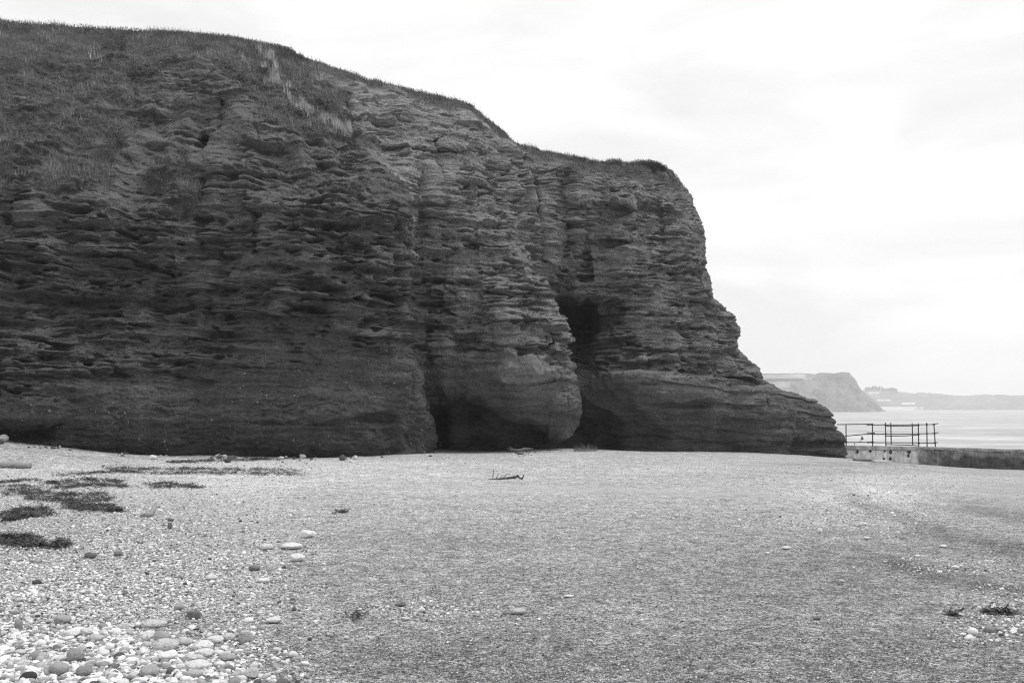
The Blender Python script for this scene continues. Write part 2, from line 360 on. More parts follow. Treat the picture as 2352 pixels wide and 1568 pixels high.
# ------------------------------------------------------------------ the cliff
# each column runs from the beach up to the crest: (survey column, survey row, distance)
CC = [
 [(-3600,1000,24),(-3600,930,24),(-3600,850,24.3),(-3600,760,24.6),(-3600,660,25),(-3600,560,25.5),(-3600,450,26.5),(-3600,320,28),(-3600,180,30),(-3600,90,33)],
 [(-900,1000,27),(-900,930,27),(-900,840,27.5),(-900,740,27.9),(-900,640,28.2),(-900,540,28.7),(-900,430,29.6),(-900,300,31.4),(-900,160,33.6),(-900,55,36.5)],
 [(-250,1004,28.5),(-250,940,28.6),(-250,850,29),(-250,750,29.4),(-250,640,29.8),(-250,540,30.2),(-250,430,31),(-250,300,32.6),(-250,150,34.8),(-250,48,37.5)],
 [(60,1015,30),(60,950,29.8),(60,860,30.2),(60,760,30.6),(60,650,31),(60,550,31.3),(60,440,31.9),(60,300,33.4),(60,150,35.6),(60,49,38)],
 [(280,1040,31.4),(280,960,31.2),(280,860,31.5),(280,760,31.9),(280,650,32.2),(280,540,32.4),(280,430,33),(280,300,34.4),(290,160,36.6),(290,65,38.8)],
 [(460,1045,32.5),(460,960,32.2),(460,860,32.4),(460,760,32.7),(465,650,33),(465,540,33.2),(460,430,33.7),(450,300,34.6),(440,160,36.8),(430,75,39)],
 [(640,1048,33.2),(640,960,32.8),(640,860,32.9),(640,760,33),(640,650,33.2),(635,540,33.4),(620,430,33.9),(590,310,34.8),(560,180,37),(540,84,39.4)],
 [(800,1048,33.8),(800,960,33.4),(800,860,33.5),(800,760,33.5),(800,650,33.7),(790,540,34),(770,430,34.5),(710,320,35.3),(640,200,37.4),(600,97,39.8)],
 [(910,1045,34.9),(915,960,34.4),(905,870,34.3),(885,770,34.3),(885,650,34.4),(880,540,34.7),(850,420,35.2),(780,325,35.9),(690,220,37.8),(635,105,40)],
 [(985,1041,36),(988,960,35.6),(958,870,35.2),(934,775,35.1),(934,650,35.2),(930,540,35.5),(905,420,35.9),(825,330,36.4),(740,235,38),(660,112,40.3)],
 [(993,1041,37),(995,965,36.6),(966,870,36),(940,775,35.8),(940,650,35.9),(936,540,36.1),(915,420,36.4),(838,325,36.8),(760,232,38.4),(672,120,40.6)],
 [(975,1035,42),(978,960,41.6),(955,865,38.6),(933,775,38.6),(933,650,38),(932,540,37.7),(920,420,37.5),(855,315,38),(780,215,39.2),(700,134,41.3)],
 [(1010,1041,42.4),(1010,960,41.2),(985,860,39),(965,775,38.9),(965,650,38.5),(965,540,38.4),(960,420,38.4),(920,310,39),(850,220,40.5),(790,160,42.2)],
 [(1100,1041,41.5),(1090,960,40.5),(1070,860,39.2),(1060,775,38.8),(1055,660,38.6),(1050,550,38.8),(1040,430,39.2),(1020,330,39.8),(970,260,41),(920,195,43)],
 [(1200,1035,40.7),(1200,950,39.3),(1190,860,38.9),(1170,775,38.9),(1155,670,39.1),(1135,560,39.5),(1110,440,40.1),(1090,350,40.7),(1060,290,42),(1010,218,43.8)],
 [(1262,1031,41),(1300,950,39.4),(1295,870,39.2),(1270,785,39.3),(1230,690,39.6),(1195,580,40.2),(1160,470,40.9),(1145,385,41.6),(1120,320,43),(1085,240,44.5)],
 [(1286,1029,41.8),(1334,955,40.2),(1325,875,40),(1306,785,40.1),(1272,690,40.3),(1225,590,41.1),(1190,490,41.8),(1178,410,42.4),(1160,345,43.6),(1140,290,45)],
 [(1290,1027,46),(1322,950,46.5),(1308,875,46),(1290,785,46.4),(1262,690,44),(1225,600,43),(1205,500,43),(1195,425,43.3),(1180,370,44.3),(1172,322,45.6)],
 [(1360,1031,46.5),(1365,950,46.1),(1362,875,45.6),(1350,785,46.5),(1310,680,44.8),(1275,600,44),(1262,500,43.8),(1255,430,44.1),(1250,385,45),(1245,346,46.8)],
 [(1450,1036,44.8),(1450,950,44.2),(1445,875,44.2),(1430,785,44.8),(1400,680,44.6),(1375,590,44.4),(1360,500,44.5),(1355,440,44.9),(1350,400,45.7),(1350,364,47.4)],
 [(1600,1036,45.6),(1600,950,44.9),(1580,875,44.9),(1550,785,45),(1520,685,45),(1495,590,45),(1475,505,45.3),(1460,450,45.8),(1450,410,46.6),(1440,376,48)],
 [(1790,1043,48),(1770,960,47.3),(1690,885,46.8),(1640,800,46.4),(1600,695,46.3),(1575,595,46.3),(1555,505,46.6),(1535,450,47.1),(1510,415,47.9),(1490,381,49)],
 [(1900,1049,50),(1890,980,49.4),(1800,910,48.6),(1722,850,48.2),(1672,765,47.8),(1622,665,47.6),(1605,560,47.8),(1580,480,48.2),(1555,430,48.8),(1525,388,50)],
 [(1944,1052,51.5),(1941,995,51.3),(1895,935,51),(1754,870,50.5),(1700,790,50),(1645,695,49.8),(1624,580,49.8),(1606,495,50),(1585,445,50.4),(1545,402,51.5)],
 [(1900,1052,56),(1880,995,56),(1810,940,56),(1660,870,56),(1600,800,56),(1555,705,56),(1535,590,56),(1520,505,56),(1505,455,56),(1470,412,56.5)],
 [(1800,1050,70),(1790,1000,70),(1760,945,70),(1640,880,70),(1580,820,70),(1540,730,70),(1520,630,70),(1500,560,70),(1480,520,70),(1440,490,70)],
]
CA = np.array(CC, float)                                     # cols x rows x 3
ctr = P3(CA[..., 0], CA[..., 1], CA[..., 2])
lo = ctr[:, :1].copy(); lo[..., 2] -= 2.5
def back(extra, dz):
    q = ctr[:, -1:].copy(); s = (q[..., 1:2] + extra) / q[..., 1:2]; q = q * 1.0
    q[..., 0:1] = q[..., 0:1] * s; q[..., 1] += extra; q[..., 2] += dz; return q
ctr = np.concatenate([lo, ctr, back(1.2, .10), back(5, -.1), back(18, -.8), back(60, -4)], 1)
def spl_w(n, ts):
    """rows of weights so that W @ controls = softened Catmull-Rom at parameters ts"""
    W = np.zeros((len(ts), n)); T = 0.42
    for r, t in enumerate(ts):
        i = min(int(t), n - 2); u = t - i
        h = (2*u**3 - 3*u**2 + 1, u**3 - 2*u**2 + u, -2*u**3 + 3*u**2, u**3 - u**2)
        W[r, i] += h[0]; W[r, i + 1] += h[2]
        for k, hh in ((i, h[1]), (i + 1, h[3])):
            a, c = max(k - 1, 0), min(k + 1, n - 1); W[r, c] += T * hh; W[r, a] -= T * hh
    return W
def params(lens, step, cap=1e9):
    t = []
    for i, l in enumerate(lens):
        m = max(2, int(l / step[i])); t.append(i + np.arange(m) / m)
    return np.concatenate(t + [[len(lens)]])
dc = np.linalg.norm(np.diff(ctr, axis=0), axis=-1) / ctr[1:, :, 1] * F; dr = np.linalg.norm(np.diff(ctr, axis=1), axis=-1) / ctr[:, 1:, 1] * F
stepc = np.full(dc.shape[0], 1.35 / QUAL); stepc[:2] = 12; stepc[2] = 1.8 / QUAL; stepc[-1] = 10; stepc[-2] = 3
stepr = np.full(dr.shape[1], 1.3 / QUAL); stepr[0] = 6; stepr[-3:] = (3, 8, 30)
TU = params(dc[:, 1:11].mean(1), stepc); TV = params(np.minimum(dr[3:23].mean(0), 1500), stepr)
WU = spl_w(ctr.shape[0], TU); WV = spl_w(ctr.shape[1], TV)
S = np.einsum('ui,ijk,vj->uvk', WU, ctr, WV).astype(np.float32)
NU_, NV_ = S.shape[:2]; print('cliff grid', NU_, NV_)
TUg = np.broadcast_to(TU[:, None], (NU_, NV_)); TVg = np.broadcast_to(TV[None, :], (NU_, NV_))
sx, sy = proj(S[..., 0], S[..., 1], S[..., 2])
front = sstep(10.9, 10.2, TVg)                               # 1 on the face, 0 on the plateau
def pill(cx, cy, rx, ry, soft=.5, p=2.5):
    r = (np.abs((sx - cx) / rx)**p + np.abs((sy - cy) / ry)**p)**(1 / p); return sstep(1 + soft, 1 - soft, r)
def line(x0, y0, x1, y1, wd):
    dx, dy = x1 - x0, y1 - y0; L = dx*dx + dy*dy
    t = np.clip(((sx - x0) * dx + (sy - y0) * dy) / L, 0, 1); d = np.hypot(sx - x0 - t * dx, sy - y0 - t * dy)
    return np.exp(-(d / wd)**2)
iL = TUg <= 10.3; iM = (TUg > 10.3) & (TUg <= 16.5); iR = TUg > 16.5
D = np.zeros_like(sx)                                        # extra distance (hollows +, bulges -)
# bring the outlines of the masses and the skyline onto the surveyed profiles
def movavg(a, k):
    a = np.pad(a, k, mode='edge'); return np.convolve(a, np.ones(2 * k + 1) / (2 * k + 1), 'valid')
def snap_side(A, lo_, hi_, peak, poly, k=0):
    ax_, ay_ = proj(A[..., 0], A[..., 1], A[..., 2])
    w_ = (sstep(lo_, peak, TU) * sstep(hi_, peak, TU))[:, None]; win = np.where((TU > lo_) & (TU < hi_))[0]
    j = np.argmax(ax_[win], axis=0); xc = ax_[win][j, np.arange(NV_)]; yc = ay_[win][j, np.arange(NV_)]
    p_ = np.array(poly, float); ok = (yc > p_[0, 0] - 30) & (yc < p_[-1, 0] + 40); xt = np.interp(yc, p_[:, 0], p_[:, 1])
    sh = np.where(ok, xt - xc, 0) * sstep(p_[0, 0] - 30, p_[0, 0] + 25, yc) * (TV < 10.6)
    if k: sh = movavg(sh, k)
    A[..., 0] += (w_ * sh[None, :] / F) * A[..., 1]
EDGES_ = [
    (7.5, 10.9, 9.4, [(310,800),(380,885),(430,925),(480,940),(600,940),(700,938),(790,940),(830,952),(860,962),(900,975),(930,985),(960,992),(1000,996),(1041,993)]),
    (14.3, 17.4, 16.1, [(560,1215),(600,1235),(650,1262),(690,1275),(720,1290),(745,1306),(775,1315),(800,1308),(830,1310),(850,1325),(880,1325),(900,1330),(930,1338),(960,1336),(985,1318),(1000,1308),(1029,1286)]),
    (20.6, 24.9, 23, [(400,1545),(415,1560),(450,1590),(470,1593),(500,1608),(530,1618),(560,1621),(600,1621),(640,1630),(690,1643),(712,1655),(722,1682),(745,1697),(765,1700),(800,1692),(812,1700),(830,1722),(850,1748),(858,1746),(870,1754),(882,1752),(892,1778),(905,1830),(920,1870),(935,1900),(950,1911),(968,1920),(977,1917),(995,1936),(1010,1943),(1052,1945)]),
]
for a_, b_, c_, d_ in EDGES_: snap_side(S, a_, b_, c_, d_)
sx, sy = proj(S[..., 0], S[..., 1], S[..., 2])
SKY_ = np.array([(-4000,90),(-900,55),(0,45),(97,52),(180,58),(300,66),(420,72),(520,80),(620,100),(665,111),(673,122),(760,150),(850,180),(1000,215),(1050,226),(1080,237),(1110,262),(1140,287),(1180,326),(1215,334),(1250,345),(1300,352),(1345,359),(1352,367),(1390,374),(1398,368),(1420,367),(1434,375),(1450,375),(1464,370),(1500,372),(1518,380),(1530,393),(1560,415),(1590,450)], float)
for _i in range(2):
    j = np.argmin(np.where(TVg < 12.5, sy, 1e9), axis=1); xc = sx[np.arange(NU_), j]; yc = sy[np.arange(NU_), j]
    sh = (np.interp(xc, SKY_[:, 0], SKY_[:, 1]) - yc) * (TU < 21.5)
    S[..., 2] -= (sh[:, None] * sstep(8.2, 10.2, TVg) / F) * S[..., 1]; sx, sy = proj(S[..., 0], S[..., 1], S[..., 2])
wob = fbm(S[..., 0] * .5, S[..., 1] * .5, S[..., 2] * .5, 3)
wx = sx + 18 * wob; wy = sy + 14 * np.roll(wob, 40, 0)
# left mass
D += iL * 1.3 * sstep(170, 90, sx) * pill(60, 990, 260, 26, .4)
D += iL * 1.0 * pill(415, 265, 95, 95, .5)
D += iL * (1.0 * line(475, 330, 470, 560, 16) + .6 * line(470, 560, 480, 720, 13) + .5 * line(510, 240, 520, 300, 14))
D += iL * .45 * sstep(60, 48, wx + (sy - 500) * .1) * sstep(440, 470, sy) * sstep(640, 590, sy)
D += iL * (-.8 * pill(740, 590, 145, 160, .22, 4) + .3 * line(612, 600, 622, 690, 16) + .35 * pill(600, 540, 14, 50, .5))
D += iL * (.35 * pill(840, 655, 26, 16) + .3 * pill(790, 690, 50, 14) + .35 * pill(880, 700, 40, 10))
D += iL * (.22 * pill(700, 745, 60, 12) + .25 * pill(380, 690, 45, 9) + .25 * pill(290, 515, 60, 5) + .2 * pill(540, 765, 40, 10))
D += iL * (.35 * pill(860, 960, 45, 10) + .18 * pill(700, 970, 110, 10) - .15 * pill(760, 1015, 200, 20, .6))
# middle buttress
D += iM * (4.0 * pill(1010, 985, 26, 52, .45) + 1.3 * pill(1050, 940, 60, 34, .7) + 3.0 * pill(1008, 1010, 25, 25))
dg = (sy - 925) - (sx - 1100) * .42
D += iM * 0.75 * sstep(-12, 14, dg + 10 * wob) * sstep(1030, 1090, sx) * sstep(1330, 1290, sx)
D += iM * (-.15 * sstep(5, 22, (sy - 985) - (sx - 1180) * .15) * sstep(1080, 1150, sx))
D += iM * (.5 * pill(1252, 1000, 26, 18, .25, 4) - .0 * pill(1268, 950, 26, 36, .2, 4) + .3 * pill(1262, 945, 12, 30, .4, 4))
D += iM * (.5 * line(1003, 330, 1010, 420, 9) + .4 * line(985, 700, 985, 830, 8) + .5 * line(800, 215, 803, 300, 8))
D += iM * (.4 * pill(1075, 355, 55, 16) - .35 * pill(1070, 335, 70, 10) + .5 * pill(960, 470, 22, 70))
D += iM * (-.45 * pill(1240, 860, 90, 9, .5) + .4 * pill(1210, 835, 110, 8) + .35 * pill(1130, 800, 60, 10) + .35 * pill(1180, 740, 50, 8) + .5 * pill(1075, 790, 40, 22))
D += iM * (-.5 * line(1130, 540, 1160, 760, 26) + .35 * line(1200, 560, 1240, 650, 10))
# right mass
D += iR * (7.0 * pill(1318, 738, 50, 50, .2, 4) + 1.2 * pill(1370, 725, 50, 36, .5) + 1.8 * pill(1335, 800, 35, 60, .7) + 1.3 * pill(1375, 990, 80, 55, .8))
lip = 857 + np.maximum(sx - 1500, 0) * .085 + 4 * wob
bel = sstep(-3, 3, sy - lip)
D += iR * sstep(1330, 1370, sx) * sstep(1745, 1700, sx) * (-1.0 * bel * sstep(110, 0, sy - lip) + .55 * (1 - bel) * np.exp(-((sy - lip) / 22)**2))
D += iR * (-.55 * pill(1725, 862, 34, 14, .6, 2) + 1.0 * pill(1690, 880, 55, 12, .5) + .3 * pill(1660, 770, 18, 30))
D += iR * (.35 * pill(1560, 925, 80, 12) + .45 * pill(1760, 975, 90, 16) + .3 * pill(1480, 1005, 70, 12) + .5 * pill(1860, 1020, 90, 9) + .4 * pill(1750, 925, 8, 8))
D += iR * (.5 * line(1225, 420, 1235, 600, 12) + .4 * line(1290, 430, 1300, 560, 12) + .5 * pill(1400, 560, 60, 9) + .35 * pill(1480, 810, 80, 8) + .5 * line(1340, 510, 1345, 640, 10))
D += iR * (-.5 * pill(1420, 455, 110, 10, .5) + .35 * pill(1400, 485, 110, 12) - .3 * pill(1320, 430, 50, 20) + .3 * line(1510, 460, 1520, 560, 8))
ray = S - np.array([0, 0, EYE], np.float32); rl = np.linalg.norm(ray, axis=-1, keepdims=True)
S = S + ray / rl * (D * front)[..., None]
# outward direction
dU = np.gradient(S, axis=0); dV = np.gradient(S, axis=1)
def smooth2(A, k):
    for ax in (0, 1):
        c = np.cumsum(np.concatenate([np.repeat(np.take(A, [0], ax), k + 1, ax), A, np.repeat(np.take(A, [-1], ax), k, ax)], ax), ax)
        n_ = A.shape[ax]; A = (np.take(c, range(2*k + 1, 2*k + 1 + n_), ax) - np.take(c, range(0, n_), ax)) / (2*k + 1)
    return A
Nn = np.cross(dU.astype(np.float64), dV.astype(np.float64)); Nn /= np.linalg.norm(Nn, axis=-1, keepdims=True) + 1e-9
Nn = smooth2(Nn, 6); Nn /= np.linalg.norm(Nn, axis=-1, keepdims=True) + 1e-9
if Nn[NU_ // 3, NV_ // 3, 1] > 0: Nn = -Nn
Nh = Nn.copy(); Nh[..., 2] *= 0.35; Nh /= np.linalg.norm(Nh, axis=-1, keepdims=True) + 1e-9
Nh = Nh.astype(np.float32)
x, y, z = S[..., 0], S[..., 1], S[..., 2]
# where plants and soil cover the rock
vx = [-4000, 0, 150, 250, 300, 335, 400, 480, 540, 600, 700, 790, 815, 850, 930, 1010, 1100, 1200, 1300, 1450, 1560, 1640, 2400]
vy = [430, 440, 455, 430, 330, 200, 150, 130, 195, 270, 325, 310, 190, 198, 218, 245, 275, 350, 392, 405, 420, 370, 300]
wv = fbm(x * .7, y * .7, z * .7, 4)
vline = np.interp(sx, vx, vy) + 55 * wv
vegm = sstep(12, -12, sy - vline)
vegm = np.maximum(vegm, sstep(.1, .5, pill(395, 430, 75, 70, .8) + wv * 1.1 - .2) * iL)
vegm = np.maximum(vegm, sstep(10.4, 10.9, TVg))
vegm = vegm * (1 - .9 * iL * sstep(.12, .38, fbm(x * 1.1 + 7, y * 1.1, z * 1.5, 4)) * sstep(70, 130, sy))
vegm = vegm * (1 - iM * .85 * sstep(-.05, .3, wv + .15) * sstep(10, 40, sy - np.interp(sx, [672, 1080, 1180, 1250], [122, 237, 325, 345])))
vegm = vegm * (1 - iR * .6 * sstep(-.1, .3, wv) * sstep(15, 45, sy - np.interp(sx, [1180, 1390, 1520, 1600], [325, 372, 385, 440])))
# how strongly the beds are etched
smb = np.interp(sx, [0, 400, 900, 1000, 1300, 2000], [905, 860, 800, 830, 850, 860]) + 25 * wv
congl = sstep(-35, 35, sy - smb) * front * np.where(iR, .45, 1)
etch = (1 - .86 * congl) * (1 - .93 * vegm) * front
etch = etch * (.65 + .5 * sstep(350, 600, sy) + .25 * sstep(900, 600, sx) * 0 )
etch = etch * sstep(-.55, .25, fbm(x * .45, y * .45, z * .7 + 5, 3) + .12)
q1 = fbm(x * .35, y * .35, z * .5, 3); q2 = fbm(x * 1.1, y * 1.1, z * 1.6 + 9, 3)
zz = z + .03 * x + .10 * q1 + .05 * q2
def beds(lam, L, seed, wobb, thr, pw):
    ph = zz / lam + wobb * noise(x / L * .8 + seed, y / L * .8, z / lam * .22) + seed
    i = np.floor(ph); f = ph - i
    a = noise(x / L + i * 3.71, y / L + i * 1.93 + seed, i * .77 + seed) + .5 * noise(x / L * 2.7 + i * 5.1, y / L * 2.7 + seed, i * 1.3)
    uu = (x + .55 * y) / (L * .55) + .35 * noise(x * 2 / L, z / lam * .5, seed + 5); c_ = np.floor(uu + (i * .618) % 1.0).astype(np.int32)
    hb = _perm[(_perm[c_ & 255] + i.astype(np.int32) * 7 + int(seed)) & 255] / 255.0
    a = a + .75 * (hb - .5)
    a = sstep(thr, thr + .75, a)
    prof = (1 - f)**pw * sstep(0, .20, f) - .22 
    return a * prof
H = np.zeros_like(x)
big = fbm(x * .24, y * .24, z * .20, 3) * .85 + fbm(x * .9, y * .9, z * 1.1, 4) * .28
pil = 1 - np.abs(noise(x * .55 + 4, y * .55, z * .09 + 2)) * 2; big = big + .30 * pil * sstep(.0, .8, pil) + .16 * np.abs(noise(x * 1.5, y * 1.5, z * .22 + 7))
edge = 1 - .6 * sstep(21.3, 22.3, TUg)
H += big * (1 - .4 * vegm) * front * edge
colm = np.abs(noise(x * .8, y * .8, z * .10 + 3)); H -= .08 * sstep(.05, 0, colm + .03 * noise(x * 3, y * 3, z * 3)) * etch * sstep(-.2, .3, noise(x * .3, y * .3, z * .2 + 8))
calm = sstep(-.35, .15, fbm(x * .55 + 3, y * .55, z * .8 + 15, 3)); e2 = etch * (.35 + .9 * calm) * edge * (1 - .82 * iR * sstep(-5, 15, sy - lip)) * (1 - .35 * np.exp(-((TUg - 9.4) / .8)**2)) * (1 + .35 * iL * sstep(420, 560, sy))
H += e2 * (.38 * beds(1.15, 5.0, 3.0, .35, -.2, .8) + .32 * beds(.55, 3.0, 1.0, .35, -.2, .9) + .28 * beds(.30, 1.7, 7.0, .4, -.12, .9) + .19 * beds(.15, 1.0, 13.0, .4, -.1, .9) + .08 * beds(.08, .6, 19.0, .4, -.1, .9))
# hollows weathered into the beds
h3 = noise(x * 1.0, y * 1.0, zz * 3.4) + .45 * noise(x * 2.9, y * 2.9, zz * 8.5); H -= .40 * sstep(.32, .6, h3) * e2
h4 = noise(x * 2.4 + 9, y * 2.4, zz * 7.5); H -= .20 * sstep(.25, .5, h4) * e2
rock_f = fbm(x * 2.6, y * 2.6, z * 4.0, 5, .62); H += rock_f * (.13 * e2 + .06 * front)
H += fbm(x * 11, y * 11, z * 15, 3, .65) * (.03 * (1 - vegm) + .01)
for zb_, L_, am_ in ((9.0, 1.1, .35), (7.6, 1.6, .45), (6.35, 1.3, .5), (5.5, .9, .4), (4.7, 1.4, .5), (3.9, 1.0, .35)):
    dz_ = zz - zb_ - .25 * noise(x * .3, y * .3, zb_ + 0 * x); H -= am_ * np.exp(-(np.where(dz_ > 0, dz_ / .05, dz_ / .22))**2) * sstep(-.05, .3, noise(x / L_ * .6, y / L_ * .6, zb_ * 3 + 0 * x)) * e2
# conglomerate: gentle swells and studs
cg = congl * (1 - vegm); H += cg * (.10 * fbm(x * .8, y * .8, zz * 2.6, 3) + .05 * sstep(.15, .6, noise(x * 7, y * 7, z * 9)) + .03 * beds(.35, 1.6, 31.0, .5, -.1, 1))
zt_ = z + (x - 10) * .10; toe = iR * sstep(0, 18, sy - lip) * front
H += toe * (.06 - .16 * ((zt_ / .62 + .3 * noise(x * .3, y * .3, z * .4)) % 1.0) * sstep(-.5, .3, noise(x * .22, y * .2, z * .6 + 3)) + .10 * fbm(x * .5, y * .5, zt_ * 3.2, 4))
H += .9 * cg * .12 * beds(.8, 3.0, 44.0, .4, -.1, .8)
# plants: lumpy
H += vegm * (front * .9 + .1) * (1 - .65 * sstep(8.9, 9.8, TVg)) * (.32 * fbm(x * 1.4, y * 1.4, z * 1.6, 4, .6) + .09 * np.abs(fbm(x * 5, y * 5, z * 5, 3)))
cavem = np.clip(iR * pill(1322, 745, 62, 62, .4) + iM * .7 * pill(1015, 985, 40, 60, .4), 0, 1)
H = H * (1 - .8 * cavem) * (1 - .45 * sstep(8.9, 9.9, TVg))
H = np.where(TVg > 11.5, fbm(x * .5, y * .5, 1, 3) * .15, H)
V = S + Nh * H[..., None]
for a_, b_, c_, d_ in EDGES_: snap_side(V, a_, b_, c_, d_, 14)
vx_, vy_ = proj(V[..., 0], V[..., 1], V[..., 2]); j = np.argmin(np.where(TVg < 12.5, vy_, 1e9), axis=1); xc = vx_[np.arange(NU_), j]; yc = vy_[np.arange(NU_), j]
sh = movavg((np.interp(xc, SKY_[:, 0], SKY_[:, 1]) - yc + np.where(TU > 19, 1, 5)) * (TU < 21.8), 12); V[..., 2] -= (sh[:, None] * sstep(8.2, 10.0, TVg) / F) * V[..., 1]
ton = np.where(iL, .091, np.where(iM, .122, .110)) * (1 - .40 * (iM | iR) * sstep(840, 970, sy)) * (1 + .22 * fbm(x * .25, y * .25, z * .3 + 40, 3)) * (1 - .16 * congl * ~iR) * (1 + .32 * (iM | iR)) * (1 + .35 * sstep(750, 250, sy)) * (1 - .35 * sstep(930, 1030, sy))  # lit faces put into the colour: middle and right masses lighter; damp base darker
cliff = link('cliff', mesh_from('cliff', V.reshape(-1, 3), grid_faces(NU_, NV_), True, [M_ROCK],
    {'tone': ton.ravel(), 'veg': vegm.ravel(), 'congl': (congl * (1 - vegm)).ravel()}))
tag(cliff, kind='structure')
VC = V; VN = Nn

# ------------------------------------------------------------------ plants on the cliff (uncountable ground cover)
def px_of(Vv): return proj(Vv[..., 0], Vv[..., 1], Vv[..., 2])
cpx, cpy = px_of(VC)
def pick_cliff(mask, n, wgt=None, r=rng):
    """random vertices of the cliff by a mask, weighted"""
    wgt = (mask if wgt is None else mask * wgt).ravel().astype(np.float64); wgt /= wgt.sum()
    c = np.cumsum(wgt); idx = np.searchsorted(c, r.random(n)); idx = np.clip(idx, 0, len(c) - 1)
    return VC.reshape(-1, 3)[idx] + r.normal(size=(n, 3)) * .012, idx
def blades(base, hgt, wid, tone_, lean=.35, r=rng):
    """tapered bent blades: 5 points, 3 faces-ish (quad + tri)"""
    n = len(base); a = r.random(n) * 2 * np.pi; side = np.stack([np.cos(a), np.sin(a), 0 * a], -1) * wid[:, None] / 2
    b_ = r.random(n) * 2 * np.pi; ln = np.stack([np.cos(b_), np.sin(b_), 0 * b_], -1) * (lean * hgt * r.random(n))[:, None] + np.array([-.12, -.05, 0]) * hgt[:, None]
    up = np.array([0, 0, 1.]) * hgt[:, None]
    p0 = base - np.array([0, 0, .03]); m_ = base + up * .55 + ln * .35; t_ = base + up + ln
    Vb = np.stack([p0 - side, p0 + side, m_ + side * .7, m_ - side * .7, t_], 1).reshape(-1, 3)
    k = np.arange(n)[:, None] * 5
    return Vb, k + np.array([[0, 1, 2, 3]]), k + np.array([[3, 2, 4]]), np.repeat(tone_, 5)
def stuff_blades(name, sets):
    Vs, Qs, Ts, As = [], [], [], []; off = 0
    for s_ in sets:
        Vb, q, t, a = s_; Vs.append(Vb); Qs.append(q + off); Ts.append(t + off); As.append(a); off += len(Vb)
    o = link(name, mesh_from(name, np.vstack(Vs), [np.vstack(Qs), np.vstack(Ts)], True, [M_GRASS], {'tone': np.concatenate(As)}))
    return tag(o, kind='stuff')
vis = (TVg < 12.6) & (TUg > 1.2) & (TUg < 24.2)
gm = vegm * vis
patch = fbm(VC[..., 0] * .9, VC[..., 1] * .9, VC[..., 2] * .9 + 60, 4)
r1 = np.random.default_rng(21)
B1, i1 = pick_cliff(gm * sstep(-.1, .3, patch + .05), 55000, r=r1)
n1_ = len(B1); pt = patch.ravel()[i1]
set1 = blades(B1, r1.uniform(.05, .17, n1_) * (1 + .7 * (pt > .25)), r1.uniform(.008, .018, n1_), np.clip(r1.lognormal(-2.35, .5, n1_) * (1 + 2.8 * pt), .025, .38), r=r1)
crest = np.exp(-((TVg - 10.3) / .5)**2) * vis * (.15 + vegm)
B2, i2 = pick_cliff(crest * (TUg < 18.5) + crest * .25 * (TUg >= 18.5), 26000, wgt=sstep(-.4, .3, patch) + .15, r=r1); n2_ = len(B2)
set2 = blades(B2, r1.uniform(.04, .16, n2_) * (1 + 1.2 * (r1.random(n2_) > .97)), r1.uniform(.01, .02, n2_), np.clip(r1.lognormal(-2.35, .45, n2_), .03, .3), r=r1)
# pale straw down the shoulder of the left mass
st_m = np.zeros_like(sx)
for (a0, b0, a1, b1, wd, k) in ((622, 130, 640, 185, 9, 1), (640, 185, 690, 245, 12, .9), (690, 245, 735, 285, 11, 1), (725, 275, 798, 302, 10, 1.3), (555, 140, 580, 165, 8, .35), (600, 120, 625, 200, 16, .4), (190, 95, 225, 150, 14, .25), (150, 230, 175, 270, 12, .2)):
    tdx, tdy = a1 - a0, b1 - b0; t_ = np.clip(((cpx - a0) * tdx + (cpy - b0) * tdy) / (tdx**2 + tdy**2), 0, 1)
    wd = wd * .85; st_m += k * np.exp(-(np.hypot(cpx - a0 - t_ * tdx, cpy - b0 - t_ * tdy) / wd)**2)
B3, i3 = pick_cliff(st_m**1.5 * vis * iL * sstep(-.05, .3, fbm(VC[..., 0] * 2.3, VC[..., 1] * 2.3, VC[..., 2] * 2.3, 3)), 4600, r=r1); n3_ = len(B3)
set3 = blades(B3, r1.uniform(.10, .36, n3_), r1.uniform(.006, .013, n3_), r1.uniform(.22, .58, n3_), .3, r=r1)
B4, i4 = pick_cliff(gm * sstep(.15, .45, patch) * (TUg < 10), 5000, r=r1); n4_ = len(B4)
set4 = blades(B4, r1.uniform(.12, .32, n4_), r1.uniform(.006, .011, n4_), r1.uniform(.10, .24, n4_), .3, r=r1)
stuff_blades('grass', [set1, set2, set4])
stuff_blades('straw_grass', [set3])
def leaves(base, size, tone_, r):
    n = len(base); a = r.normal(size=(n, 3)); a /= np.linalg.norm(a, axis=1)[:, None]; c = r.normal(size=(n, 3)); bb = np.cross(a, c); bb /= np.linalg.norm(bb, axis=1)[:, None]
    s = size[:, None]
    Vb = np.stack([base - a * s, base + bb * s * .45, base + a * s, base - bb * s * .45], 1).reshape(-1, 3)
    return Vb, np.arange(n)[:, None] * 4 + np.array([[0, 1, 2, 3]]), np.repeat(tone_, 4)
lm = gm * sstep(.1, -.3, patch + .05)
B5, i5 = pick_cliff(lm, 52000, r=r1); n5 = len(B5)
B5 = B5 + VN.reshape(-1, 3)[i5] * r1.uniform(0, .13, n5)[:, None]
Vb, q, a = leaves(B5, r1.uniform(.014, .035, n5), np.clip(r1.lognormal(-2.6, .55, n5), .02, .25), r1)
o = link('ground_cover', mesh_from('ground_cover', Vb, q, False, [M_LEAF], {'tone': a})); tag(o, kind='stuff')

